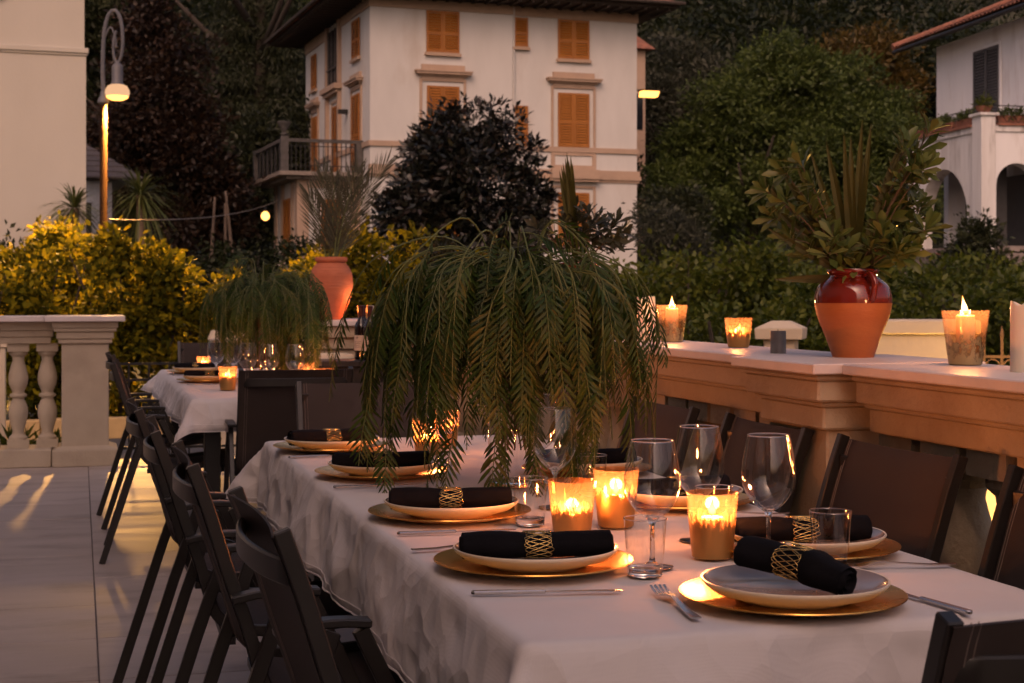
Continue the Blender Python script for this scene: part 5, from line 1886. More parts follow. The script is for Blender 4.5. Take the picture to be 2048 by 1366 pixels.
CHG = make_charger()
PLB, PLG = make_plate_meshes()
NAP = [napkin_mesh(1), napkin_mesh(5, 0.24, 0.004), napkin_mesh(9, 0.235, -0.006), napkin_mesh(14, 0.180, 0.018, 0.0235, 0.55)]
RNGM = [ring_mesh(3), ring_mesh(8), ring_mesh(12)]
KNB, KNH = knife_mesh()
FKB, FKT = fork_meshes()


def place(x, y, phrase, gx, nap=0, na=0.0, nx=0.0, ny=0.0, z0=T + 0.0035):
    o = obj('charger_plate', CHG, None, loc=(x, y, z0), rot=(0, 0, random.uniform(0, 6)))
    tag(o, 'round gold charger plate ' + phrase, 'charger', 'gold charger plates ' + gx)
    p = thing('dinner_plate', 'grey glazed dinner plate on gold charger ' + phrase, 'plate', (x + 0.004, y, z0 + 0.0048), random.uniform(0, 6), 'dinner plates ' + gx)
    obj('body', PLB, None, p)
    obj('glaze', PLG, None, p)
    nz = z0 + 0.0048 + 0.0125
    n = obj('napkin', NAP[nap], None, loc=(x + nx, y + ny, nz), rot=(0, 0, na))
    tag(n, 'rolled black napkin on the plate ' + phrase, 'napkin', 'rolled black napkins ' + gx)
    r = obj('napkin_ring', RNGM[nap % 3], None, loc=(x + nx, y + ny, nz), rot=(0, 0, na + 0.04))
    if nap == 3:
        n.rotation_euler = (0, rad(8), na)
        n.location.z = nz + 0.012
        r.rotation_euler = (0, rad(8), na + 0.05)
        r.scale = (1.0, 1.18, 1.16)
        r.location = (x + nx - 0.010 * math.cos(na) - 0.019 * math.sin(na), y + ny - 0.010 * math.sin(na) + 0.019 * math.cos(na), nz + 0.013)
    tag(r, 'gold wire napkin ring round the napkin ' + phrase, 'napkin ring', 'gold wire napkin rings ' + gx)


def knife(x, y, a, phrase, gx):
    t = thing('knife', 'steel table knife ' + phrase, 'knife', (x, y, T + 0.0035), a, 'knives ' + gx)
    obj('blade', KNB, None, t)
    obj('handle', KNH, None, t)


def fork(x, y, a, phrase, gx):
    t = thing('fork', 'steel table fork ' + phrase, 'fork', (x, y, T + 0.0035), a, 'forks ' + gx)
    obj('handle', FKB, None, t)
    for k in range(4):
        obj('tine', FKT, None, t, loc=(0, (k - 1.5) * 0.0068, 0))


NEAR = 'on the near table'
FAR = 'on the far table'
place(1.005, 2.075, 'at the head of the near table', NEAR, 3, rad(-60), 0.004, 0.006)
place(0.722, 2.455, 'at the nearest left place of the near table', NEAR, 0, rad(-9), 0.004, -0.004)
place(0.722, 3.055, 'at the second left place of the near table', NEAR, 1, rad(-12), 0.0, -0.006)
place(0.722, 3.79, 'at the third left place of the near table', NEAR, 2, rad(-4))
place(0.700, 4.46, 'at the farthest left place of the near table', NEAR, 0, rad(14))
place(1.222, 2.475, 'at the nearest right place of the near table', NEAR, 1, rad(-8), 0.0, 0.012)
place(1.232, 3.10, 'at the second right place of the near table', NEAR, 2, rad(6))
place(1.235, 3.72, 'at the third right place of the near table', NEAR, 0, rad(-3))
place(0.640, 8.06, 'at the nearer left place of the far table', FAR, 1, rad(4))
place(0.640, 8.95, 'at the farther left place of the far table', FAR, 2, rad(-3))
place(1.140, 8.35, 'at the right side of the far table', FAR, 0, rad(0))
knife(0.672, 2.235, rad(-10), 'in front of the nearest left place', NEAR)
knife(0.680, 2.845, rad(-2), 'beside the second left place of the near table', NEAR)
knife(0.675, 3.575, rad(2), 'beside the third left place of the near table', NEAR)
knife(0.660, 4.262, rad(2), 'beside the farthest left place of the near table', NEAR)
fork(0.655, 2.665, rad(4), 'between the two nearest left places', NEAR)
fork(0.831, 2.085, rad(84), 'lying left of the head plate', NEAR)
knife(1.193, 2.030, rad(97), 'lying right of the head plate', NEAR)
fork(1.305, 2.29, rad(172), 'in front of the nearest right place', NEAR)
fork(1.30, 2.90, rad(176), 'between the two nearest right places', NEAR)
knife(0.62, 7.80, rad(0), 'beside the nearer left place of the far table', FAR)
fork(0.735, 7.02, rad(84), 'at the near end of the far table', FAR)
knife(0.60, 8.68, rad(0), 'beside the farther left place of the far table', FAR)


# ================================================================== GLASSES
def glass_meshes():
    bowl_o = [(0.0045, 0.078), (0.014, 0.082), (0.028, 0.094), (0.0405, 0.112), (0.0462, 0.132), (0.0452, 0.160), (0.0405, 0.188), (0.0362, 0.2085)]
    bowl_i = [(0.0352, 0.2085), (0.0394, 0.188), (0.0441, 0.160), (0.0451, 0.132), (0.0394, 0.113), (0.027, 0.096), (0.013, 0.085), (0.001, 0.0835)]
    bowl = mesh_of('bowl', MB().lathe(smooth_prof(bowl_o, 26), 40), M['glass_bowl'], smooth=True, auto=None)
    rim = mesh_of('rim', MB().tube([(0.0360 * math.cos(a), 0.0360 * math.sin(a), 0.2088) for a in np.linspace(0, 2 * PI, 41)[:-1]], 0.0012, 6, closed=True), M['glass_solid'], smooth=True, auto=None)
    stem = mesh_of('stem', MB().lathe([(0.001, 0.087), (0.009, 0.0845), (0.012, 0.0815), (0.0075, 0.0765), (0.0042, 0.068), (0.0036, 0.045), (0.0038, 0.018), (0.0055, 0.0095), (0.012, 0.0055), (0.034, 0.0022), (0.0355, 0.0014), (0.034, 0.0006), (0.001, 0.0006)], 32), M['glass_solid'], smooth=True, auto=None)
    return bowl, rim, stem


def smooth_prof(p, n):
    q = smooth_path([(a, 0, b) for a, b in p], n)
    return [(v.x, v.z) for v in q]


def tumbler_meshes():
    wall = mesh_of('wall', MB().lathe([(0.0285, 0.013), (0.0300, 0.03), (0.0345, 0.092)], 40), M['glass_bowl'], smooth=True, auto=None)
    rim = mesh_of('rim', MB().tube([(0.0345 * math.cos(a), 0.0345 * math.sin(a), 0.092) for a in np.linspace(0, 2 * PI, 41)[:-1]], 0.0010, 6, closed=True), M['glass_solid'], smooth=True, auto=None)
    base = mesh_of('base', MB().lathe([(0.001, 0.0125), (0.022, 0.0122), (0.0283, 0.0145), (0.0284, 0.010), (0.0275, 0.002), (0.025, 0.0006), (0.001, 0.0006)], 40), M['glass_solid'], smooth=True, auto=40)
    return wall, rim, base


WG = glass_meshes()
TG = tumbler_meshes()


def wine_glass(x, y, lab, g, z=T + 0.003):
    t = thing('wine_glass', lab, 'wine glass', (x, y, z), random.uniform(0, 6), g)
    for n_, me in zip(('bowl', 'rim', 'stem'), WG):
        obj(n_, me, None, t)


def tumbler(x, y, lab, g, z=T + 0.003):
    t = thing('tumbler', lab, 'tumbler', (x, y, z), random.uniform(0, 6), g)
    for n_, me in zip(('wall', 'rim', 'base'), TG):
        obj(n_, me, None, t)


GW, GT = 'stemmed glasses on the near table', 'tumblers on the near table'
wine_glass(0.912, 2.405, 'stemmed wine glass behind the front tumbler', GW)
wine_glass(1.092, 2.64, 'tallest looking wine glass between the two right candles', GW)
wine_glass(1.140, 2.445, 'wine glass standing at the edge of the nearest right charger', GW)
wine_glass(0.968, 3.13, 'wine glass in front of the hanging foliage', GW)
wine_glass(0.930, 4.02, 'wine glass behind the foliage among the candles', GW)
wine_glass(1.060, 3.55, 'wine glass half hidden behind the foliage on the right', GW)
wine_glass(0.985, 4.30, 'farthest wine glass on the near table behind the foliage', GW)
tumbler(0.873, 2.334, 'clear tumbler in front of the first wine glass', GT)
tumbler(1.198, 2.330, 'tumbler behind the head plate on the right', GT)
tumbler(0.848, 2.905, 'tumbler beside the second left plate and the candle', GT)
tumbler(1.139, 2.68, 'tumbler behind the front right candle', GT)
tumbler(1.10, 3.28, 'tumbler behind the hanging foliage on the right', GT)
tumbler(0.90, 3.92, 'tumbler beside the candles behind the foliage', GT)
GF = 'glasses on the far table'
wine_glass(0.79, 7.62, 'wine glass left of the far vase', GF)
wine_glass(0.875, 7.45, 'wine glass in front of the far vase', GF)
wine_glass(0.985, 7.35, 'wine glass right of the far vase beside the candle', GF)
wine_glass(0.70, 8.35, 'wine glass near the leftmost far candle', GF)
wine_glass(0.775, 8.2, 'wine glass behind the far left plates', GF)
tumbler(0.80, 7.30, 'tumbler at the near end of the far table', GF)
tumbler(0.74, 7.95, 'tumbler beside the far left plate', GF)
tumbler(0.93, 7.20, 'tumbler behind the end chair of the far table', GF)


# ================================================================== CANDLES
def flame_mesh(s=1.0):
    p = [(0.0005, 0), (0.0046, 0.002), (0.0070, 0.007), (0.0066, 0.013), (0.0042, 0.021), (0.0018, 0.030), (0.0003, 0.037)]
    return mesh_of('flame', MB().lathe([(r * s, z * s) for r, z in smooth_prof(p, 16)], 14, capb=True, capt=True), M['flame'], smooth=True, auto=None)


FLM = [flame_mesh(0.92), flame_mesh(1.05), flame_mesh(0.8)]
FLB = [flame_mesh(0.95), flame_mesh(0.88)]
CANDLE_COL = (1.0, 0.41, 0.155)


def candle_light(parent, z, e, r=0.012):
    d = bpy.data.lights.new('candle_light', 'POINT')
    d.energy = e
    d.color = CANDLE_COL
    d.shadow_soft_size = r
    o = bpy.data.objects.new('candle_light', d)
    COL.objects.link(o)
    o.parent = parent
    o.location = (0, 0, z)
    return o


def votive_mesh(h, rt, rb, m):
    th = 0.0026
    pr = [(0.001, 0.0006), (rb - 0.003, 0.0006), (rb, 0.003)] + [(rb + (rt - rb) * t, h * t) for t in (0.15, 0.3, 0.45, 0.6, 0.75, 0.9, 1.0)]
    pr += [(rt - th, h)] + [(rb + (rt - rb) * t - th, h * t) for t in (0.75, 0.5, 0.25, 0.1)] + [(0.001, h * 0.09)]
    return mesh_of('glass', MB().lathe(pr, 44), m, smooth=True, auto=40)


MV = {'low': mercury_glass('mercury_low', 0.105, 0.12, 0.70, film=0.04, thru=0.05), 'half': mercury_glass('mercury_half', 0.112, 0.30, 0.85, film=0.04, thru=0.05),
      'big': mercury_glass('mercury_big', 0.122, -0.35, 1.0, coat_col=(0.55, 0.40, 0.20), clear=(1.0, 0.90, 0.78), film=0.05, nsc=(85, 85, 50), thru=0.05)}
VM = {'low': votive_mesh(0.098, 0.0465, 0.036, MV['low']), 'half': votive_mesh(0.112, 0.0450, 0.0345, MV['half']), 'big': votive_mesh(0.122, 0.0525, 0.0365, MV['big']), 'small': votive_mesh(0.088, 0.042, 0.031, MV['low'])}
VC = {'low': (0.098, 0.0465, 0.036), 'half': (0.112, 0.0450, 0.0345), 'big': (0.122, 0.0525, 0.0365), 'small': (0.088, 0.042, 0.031)}


def votive(x, y, z, kind, lab, g, wax_h, wax_r, e, big=False):
    h, rt, rb = VC[kind]
    t = thing('candle_holder', lab, 'candle', (x, y, z), random.uniform(0, 6), g)
    obj('glass', VM[kind], None, t)
    wr = min(wax_r, rb - 0.006)
    z0 = h * 0.09 + 0.001
    wx = obj('wax', MB().lathe([(0.001, z0), (wr, z0), (wr, wax_h - 0.003), (wr - 0.003, wax_h), (wr * 0.6, wax_h - 0.002), (0.001, wax_h - 0.003)], 24), M['wax_glow'], t, smooth=True, auto=40)
    obj('wick', MB().tube([(0, 0, wax_h - 0.004), (0.0008, 0, wax_h + 0.006)], 0.0009, 5), M['wick'], t)
    fl_o = obj('flame', random.choice(FLB if big else FLM), None, t, loc=(0, 0, wax_h + 0.003), rot=(random.uniform(-0.16, 0.16), random.uniform(-0.16, 0.16), 0))
    fl_o.scale = (random.uniform(0.85, 1.15), random.uniform(0.85, 1.15), random.uniform(0.85, 1.2))
    candle_light(t, wax_h + 0.020, e)


GC = 'lit candles in gilded glasses on the near table'
E0 = 5.8
votive(0.900, 2.800, T + 0.003, 'low', 'lit gilded glass candle left of the pair in front of the foliage', GC, 0.030, 0.024, E0)
votive(1.002, 2.840, T + 0.003, 'half', 'lit gilded glass candle right of the pair in front of the foliage', GC, 0.060, 0.024, E0)
votive(1.043, 2.462, T + 0.003, 'half', 'lit gilded glass candle with tall wax between the right wine glasses', GC, 0.070, 0.021, E0)
votive(0.945, 4.26, T + 0.003, 'low', 'lit gilded glass candle behind the foliage, left one', GC, 0.035, 0.024, E0)
votive(1.03, 4.42, T + 0.003, 'half', 'lit gilded glass candle behind the foliage, right one', GC, 0.055, 0.024, E0)
GCF = 'lit candles in gilded glasses on the far table'
votive(0.695, 9.15, T + 0.003, 'small', 'lit candle at the far left of the far table', GCF, 0.040, 0.024, E0)
votive(0.668, 7.33, T + 0.003, 'half', 'lit gilded candle nearest on the left of the far table', GCF, 0.055, 0.024, E0)
votive(1.125, 7.95, T + 0.003, 'low', 'lit candle on the right of the far table', GCF, 0.035, 0.024, E0)
votive(1.12, 7.30, T + 0.003, 'low', 'lit candle behind the end chair of the far table', GCF, 0.035, 0.024, E0)
ZR = 1.0412
GR = 'lit candles in gilded glasses on the coping'
E1 = 3.4
votive(1.905, 3.06, ZR - 0.001, 'big', 'tall gilded glass with burning pillar candle at right on the coping', GR, 0.112, 0.021, E1, True)
votive(1.890, 4.80, ZR - 0.001, 'big', 'tall gilded glass with burning candle left of the small one on the coping', GR, 0.112, 0.021, E1, True)
votive(1.880, 4.24, ZR - 0.001, 'small', 'small gilded glass candle on the coping left of the pedestal', GR, 0.036, 0.022, E1)
votive(1.800, 5.28, ZR - 0.001, 'small', 'small gilded glass candle on the coping half behind the foliage', GR, 0.040, 0.022, E1)
votive(1.835, 7.55, ZR - 0.001, 'small', 'small gilded glass candle on the coping beside the hidden terracotta jar', GR, 0.040, 0.022, E1)
votive(1.70, 9.52, 1.0375, 'small', 'small burning candle on the far pier beside the ribbed jar', GR, 0.050, 0.022, E1)


def pillar(x, y, z, r, h, m, lab):
    t = thing('pillar_candle', lab, 'candle', (x, y, z), random.uniform(0, 6), 'unlit pillar candles on the coping')
    mb = MB()
    n = 28
    vs, fs = [], []
    rows = [(1.0, 0.0), (1.0, 0.3), (0.99, 0.7), (1.0, 0.93)]
    for k_, t_ in rows:
        for k in range(n):
            a = 2 * PI * k / n
            vs.append((r * k_ * math.cos(a), r * k_ * math.sin(a), h * t_))
    for kk, dz in ((0.97, 0.0), (0.86, -0.004), (0.7, -0.016), (0.3, -0.018), (0.01, -0.018)):
        for k in range(n):
            a = 2 * PI * k / n
            lip = (0.004 * math.sin(3 * a + 1) + 0.003 * math.sin(5 * a)) * (1 if r > 0.03 else 0.1)
            vs.append((r * kk * math.cos(a), r * kk * math.sin(a), h + dz + (lip if kk > 0.8 else 0)))
    m_ = len(vs) // n
    for i in range(m_ - 1):
        for k in range(n):
            l = (k + 1) % n
            fs.append((i * n + k, i * n + l, (i + 1) * n + l, (i + 1) * n + k))
    fs.append(tuple(range(n))[::-1])
    obj('wax', mb.add(vs, fs), M[m], t, smooth=True, auto=50)
    obj('wick', MB().tube([(0, 0, h - 0.02), (0.001, 0, h + 0.004)], 0.001, 5), M['wick'], t)


pillar(1.885, 5.03, ZR - 0.001, 0.032, 0.147, 'wax_white', 'thick white pillar candle beside the foliage on the coping')
pillar(1.86, 2.76, ZR - 0.001, 0.033, 0.142, 'wax_white', 'thick white pillar candle at the right picture edge')
pillar(1.800, 3.80, ZR - 0.001, 0.021, 0.06, 'wax_grey', 'short grey candle left of the big red jar')

# ================================================================== HANGING CENTREPIECES
def pinnate(C0, d0, nrm, L, pairs, ll, lw, droop):
    """one feathery leaf: rachis from C0 along d0, leaflets in pairs like a herringbone; returns leaflet arrays and rachis path"""
    P, Dl, Nl, Ls = [], [], [], []
    path = []
    d = Vector(d0).normalized()
    p = Vector(C0)
    n = Vector(nrm)
    n = (n - d * n.dot(d)).normalized()
    st = L / pairs
    for i in range(pairs + 1):
        path.append(p.copy())
        t = i / pairs
        if i > 1:
            s = d.cross(n).normalized()
            ang = rad(58 - 24 * t)
            k = math.sin(PI * min(1, 0.22 + t * 0.80)) ** 0.6
            for sg in (-1, 1):
                jit = random.uniform(-0.12, 0.12)
                dl = d * math.cos(ang + jit) + s * sg * math.sin(ang + jit) + n * random.uniform(-0.18, 0.12)
                dl = dl + Vector((0, 0, -0.25))
                P.append(tuple(p + d * random.uniform(-0.002, 0.002)))
                Dl.append(tuple(dl))
                Nl.append(tuple(n + s * sg * 0.15))
                Ls.append(ll * k * random.uniform(0.85, 1.1))
        d = (d + Vector((0, 0, -droop))).normalized()
        n = (n - d * n.dot(d)).normalized()
        p = p + d * st
    return P, Dl, Nl, Ls, path


def frond_mesh(ang, reach, top, fall, seed, n_leaf=5, side=0.0):
    """arching twig that leaves the vase mouth, bends over and hangs, carrying feathery leaves"""
    rnd = random.Random(seed)
    c, s = math.cos(ang), math.sin(ang)
    pts = [(0.01 * c, 0.01 * s, -0.22), (0.045 * c, 0.045 * s, 0.0), (reach * 0.42 * c, reach * 0.42 * s, top), (reach * 0.85 * c, reach * 0.85 * s, top * 0.55), (reach * 1.02 * c + side * -s, reach * 1.02 * s + side * c, -fall * 0.35), (reach * 1.05 * c + side * -s * 1.4, reach * 1.05 * s + side * c * 1.4, -fall)]
    path = smooth_path(pts, 26)
    tw = MB().tube(path, [0.0028 - 0.0018 * i / 25 for i in range(26)], 5, caps=False)
    V, Fq = [], []
    vo = 0
    P, D, N, L = [], [], [], []
    spots = [0.30 + 0.62 * (k + rnd.random() * 0.6) / n_leaf for k in range(n_leaf)] + [0.985]
    for t in spots:
        i = min(int(t * 25), 24)
        p = path[i]
        tan = (path[i + 1] - path[max(i - 1, 0)]).normalized()
        o = Vector((rnd.uniform(-1, 1), rnd.uniform(-1, 1), rnd.uniform(-0.2, 0.3)))
        d = (tan * (0.9 if tan.z < 0 else 0.3) + o * 0.42 + Vector((c, s, 0)) * 0.2 + Vector((0, 0, -0.7 if t > 0.5 else -0.3))).normalized()
        nr = Vector((c + rnd.uniform(-0.9, 0.9), s + rnd.uniform(-0.9, 0.9), 0.35))
        Lr = rnd.uniform(0.11, 0.30) if t < 0.95 else rnd.uniform(0.12, 0.24)
        if abs((nr.normalized()).dot(d)) > 0.95:
            nr = Vector((-s, c, 0.2))
        a = pinnate(p, d, nr, Lr, int(Lr / 0.0150), rnd.uniform(0.042, 0.060), 0.008, 0.13)
        P += a[0]
        D += a[1]
        N += a[2]
        L += a[3]
        tw.tube(a[4], 0.0011, 4, caps=False)
    Va, Fa = leaf_arrays(np.array(P), np.array(D), np.array(N), np.array(L), np.array(L) * 0.165, fold=0.10, shape=1)
    me = bpy.data.meshes.new('frond')
    tv = np.array(tw.v)
    allv = [tuple(v) for v in tv] + [tuple(v) for v in Va]
    allf = list(tw.f) + [tuple(int(i) + len(tv) for i in f) for f in Fa]
    me.from_pydata(allv, [], allf)
    me.materials.append(M['stem'])
    me.materials.append(M['leaf_pepper'])
    mi = [0] * len(tw.f) + [1] * len(Fa)
    me.polygons.foreach_set('material_index', mi)
    me.update()
    return me


FRONDS = []
# branches bunch together: heavy falls to the left and front, thinner ones right and behind
BUNCH = [(168, 6, 0.30, 0.32), (192, 8, 0.33, 0.42), (208, 5, 0.28, 0.44), (238, 4, 0.17, 0.40), (252, 8, 0.20, 0.42), (285, 8, 0.25, 0.38), (305, 6, 0.29, 0.33), (330, 4, 0.33, 0.27), (350, 3, 0.35, 0.22),
         (25, 4, 0.30, 0.20), (70, 6, 0.22, 0.25), (115, 5, 0.27, 0.24), (145, 4, 0.30, 0.26)]
kk = 0
for (ang, n_, rc, fl) in BUNCH:
    for i in range(n_):
        kk += 1
        FRONDS.append(frond_mesh(rad(ang + random.gauss(0, 6)), rc * random.uniform(0.6, 1.06), random.uniform(0.01, 0.085), fl * random.uniform(0.35, 1.0) - 0.02, 100 + kk,
                                 n_leaf=random.choice((3, 4, 5, 6)), side=random.uniform(-0.06, 0.06)))
for k, (ang, rc, tp, fl) in enumerate(((200, 0.30, 0.15, 0.02), (310, 0.24, 0.14, 0.10), (265, 0.22, 0.13, 0.0), (170, 0.38, 0.11, 0.12), (345, 0.22, 0.15, 0.0), (80, 0.2, 0.15, 0.0), (230, 0.30, 0.12, 0.06))):
    FRONDS.append(frond_mesh(rad(ang), rc, tp, fl, 700 + k, n_leaf=3, side=random.uniform(-0.08, 0.08)))
CROWN = [frond_mesh(2 * PI * k / 14 + 0.2, random.uniform(0.14, 0.30), random.uniform(0.03, 0.07), random.uniform(0.0, 0.08), 300 + k, n_leaf=4) for k in range(14)]


def centrepiece(x, y, rz, label, vlabel):
    hv = 0.475
    v = thing('glass_vase', vlabel, 'vase', (x, y, T + 0.003), 0, 'tall glass vases under the hanging foliage')
    obj('wall', MB().lathe([(0.058, 0.012), (0.058, hv)], 40), M['glass_bowl'], v, smooth=True)
    obj('base', MB().lathe([(0.001, 0.012), (0.0575, 0.012), (0.058, 0.008), (0.056, 0.0006), (0.001, 0.0006)], 40), M['glass_solid'], v, smooth=True)
    obj('rim', MB().tube([(0.058 * math.cos(a), 0.058 * math.sin(a), hv) for a in np.linspace(0, 2 * PI, 41)[:-1]], 0.0012, 6, closed=True), M['glass_solid'], v, smooth=True)
    t = thing('hanging_foliage', label, 'foliage', (x, y, T + 0.003 + hv), rz, 'weeping pepper tree branches on the tables')
    for me in FRONDS + CROWN:
        obj('frond', me, None, t)
    mb = MB()
    for k in range(11):
        a = 2 * PI * k / 11
        mb.tube([(0.03 * math.cos(a * 3), 0.03 * math.sin(a * 3), -0.39), (0.02 * math.cos(a), 0.02 * math.sin(a), -0.2), (0.04 * math.cos(a), 0.04 * math.sin(a), 0.02)], [0.002, 0.0025, 0.002], 5)
    obj('stems', mb, M['twig'], t)


centrepiece(0.985, 3.52, 0.0, 'big weeping spray of feathery green foliage over the near table', 'tall clear glass vase hidden in the foliage of the near table')
centrepiece(0.875, 7.72, 2.3, 'weeping spray of feathery green foliage over the far table', 'tall clear glass vase under the foliage of the far table')


# ================================================================== JARS AND POTTED PLANTS
def jar_ribbed(x, y, z):
    t = thing('terracotta_jar', 'ribbed terracotta jar with upright palm fronds on the far pier', 'jar', (x, y, z))
    base = [(0.070, 0.0), (0.078, 0.02), (0.108, 0.10), (0.130, 0.18), (0.1345, 0.23), (0.128, 0.29), (0.105, 0.335), (0.088, 0.352)]
    pr = smooth_prof(base, 60)
    pr = [(r + 0.0016 * math.sin(zz * 330), zz) for r, zz in pr]
    pr += [(0.088, 0.356), (0.098, 0.362), (0.101, 0.374), (0.098, 0.388), (0.088, 0.390), (0.080, 0.375), (0.080, 0.345)]
    obj('body', MB().lathe([(0.001, 0.0005)] + pr, 48, capt=True), M['terracotta'], t, smooth=True, auto=50)
    obj('soil', MB().lathe([(0.001, 0.351), (0.079, 0.351)], 24), M['soil'], t)
    return t


def palm_frond(parent, base, dirv, L, n, ll, m, curl=0.0, width=0.008, spread=38):
    d0 = Vector(dirv).normalized()
    p = Vector(base)
    path, P, D, N, Ls = [], [], [], [], []
    nrm = Vector((-d0.y, d0.x, 0.05)) if abs(d0.z) < 0.99 else Vector((1, 0, 0))
    # leaflets stand in the plane that faces the camera side, tilted a little
    nrm = (Vector((0.2, -1, 0.2)) - d0 * Vector((0.2, -1, 0.2)).dot(d0)).normalized()
    d = d0.copy()
    for i in range(n):
        t = i / (n - 1)
        path.append(p.copy())
        if t > 0.12:
            s = d.cross(nrm).normalized()
            a = rad(spread * (1 - 0.55 * t))
            for sg in (-1, 1):
                P.append(tuple(p))
                D.append(tuple(d * math.cos(a) + s * sg * math.sin(a) + nrm * random.uniform(-0.25, 0.25)))
                N.append(tuple(nrm + s * random.uniform(-0.3, 0.3)))
                Ls.append(ll * (0.5 + 0.75 * math.sin(PI * (0.15 + 0.75 * t))) * random.uniform(0.85, 1.1))
        d = (d + Vector((curl, 0, -0.02 * t))).normalized()
        p = p + d * (L / n)
    tw = MB().tube(path, [0.006 * (1 - 0.8 * i / n) for i in range(n)], 5, caps=False)
    Va, Fa = leaf_arrays(np.array(P), np.array(D), np.array(N), np.array(Ls), width, fold=0.12, shape=1)
    me = bpy.data.meshes.new('palm_frond')
    me.from_pydata([tuple(v) for v in tw.v] + [tuple(v) for v in Va], [], list(tw.f) + [tuple(int(i) + len(tw.v) for i in f) for f in Fa])
    me.materials.append(M['stem'])
    me.materials.append(M[m])
    me.polygons.foreach_set('material_index', [0] * len(tw.f) + [1] * len(Fa))
    me.update()
    return obj('palm_frond', me, None, parent)


j1 = jar_ribbed(1.515, 9.62, 1.0375)
for dx, dz, L, cu in ((-0.05, 1, 0.60, -0.001), (0.02, 1, 0.54, 0.0), (0.14, 1, 0.62, 0.004), (0.28, 1, 0.74, 0.008), (-0.16, 1, 0.46, -0.004), (0.08, 1, 0.5, 0.002), (0.2, 1, 0.6, 0.004)):
    palm_frond(j1, (dx * 0.15, random.uniform(-0.02, 0.02), 0.34), (dx, random.uniform(-0.1, 0.1), dz), L, 34, 0.17, 'palm_frond', cu)


def jar_glazed(x, y, z, s, label, rz):
    t = thing('glazed_jar', label, 'jar', (x, y, z), rz)
    pr = smooth_prof([(0.051, 0.0), (0.054, 0.01), (0.070, 0.055), (0.088, 0.10), (0.0955, 0.135)], 20)
    pu = smooth_prof([(0.0956, 0.1355), (0.0945, 0.155), (0.086, 0.178), (0.068, 0.194), (0.059, 0.200)], 16)
    neck_ = [(0.057, 0.204), (0.063, 0.210), (0.0655, 0.215), (0.063, 0.220), (0.056, 0.219), (0.053, 0.205), (0.056, 0.18)]
    sc = lambda q: [(a * s, b * s) for a, b in q]
    obj('raw_body', MB().lathe([(0.001, 0.0005)] + sc(pr), 56), M['terracotta_raw'], t, smooth=True, auto=60)
    obj('glazed_shoulder', MB().lathe(sc(pu + neck_), 56), M['glaze'], t, smooth=True, auto=70)
    for a in (-0.52, PI - 0.52):
        c, sn = math.cos(a), math.sin(a)
        path = smooth_path([(0.058 * c, 0.058 * sn, 0.203), (0.088 * c, 0.088 * sn, 0.207), (0.109 * c, 0.109 * sn, 0.185), (0.100 * c, 0.100 * sn, 0.152), (0.0935 * c, 0.0935 * sn, 0.146)], 16)
        obj('handle', MB().tube([p * s for p in path], 0.0085 * s, 10), M['glaze'], t, smooth=True)
    obj('soil', MB().lathe([(0.001, 0.196 * s), (0.0545 * s, 0.196 * s)], 24), M['soil'], t)
    return t


def rosette_mesh(k, L, W, seed, flat=0.55, m='leaf_pitt'):
    """whorl of spoon-shaped leaves at a twig tip, twig pointing up local z"""
    rg = np.random.default_rng(seed)
    ph = np.arange(k) * 2.4 + rg.random(k) * 0.5
    tl = flat * (0.35 + 0.8 * (np.arange(k) / k)) + rg.normal(size=k) * 0.08
    D = np.stack([np.cos(ph) * np.sin(tl * 1.45), np.sin(ph) * np.sin(tl * 1.45), np.cos(tl * 1.45)], 1)
    N = np.array([0, 0, 1.0]) - D * D[:, 2:3]
    N = unit(N + 1e-3) - 0.0
    C = np.zeros((k, 3)) + D * 0.004
    C[:, 2] -= np.arange(k) * 0.0016
    s = 0.75 + 0.4 * rg.random(k)
    V, Fq = leaf_arrays(C, D, N, L * s, W * s, fold=0.14, shape=2)
    return np_mesh('leaf_whorl', V, Fq, M[m])


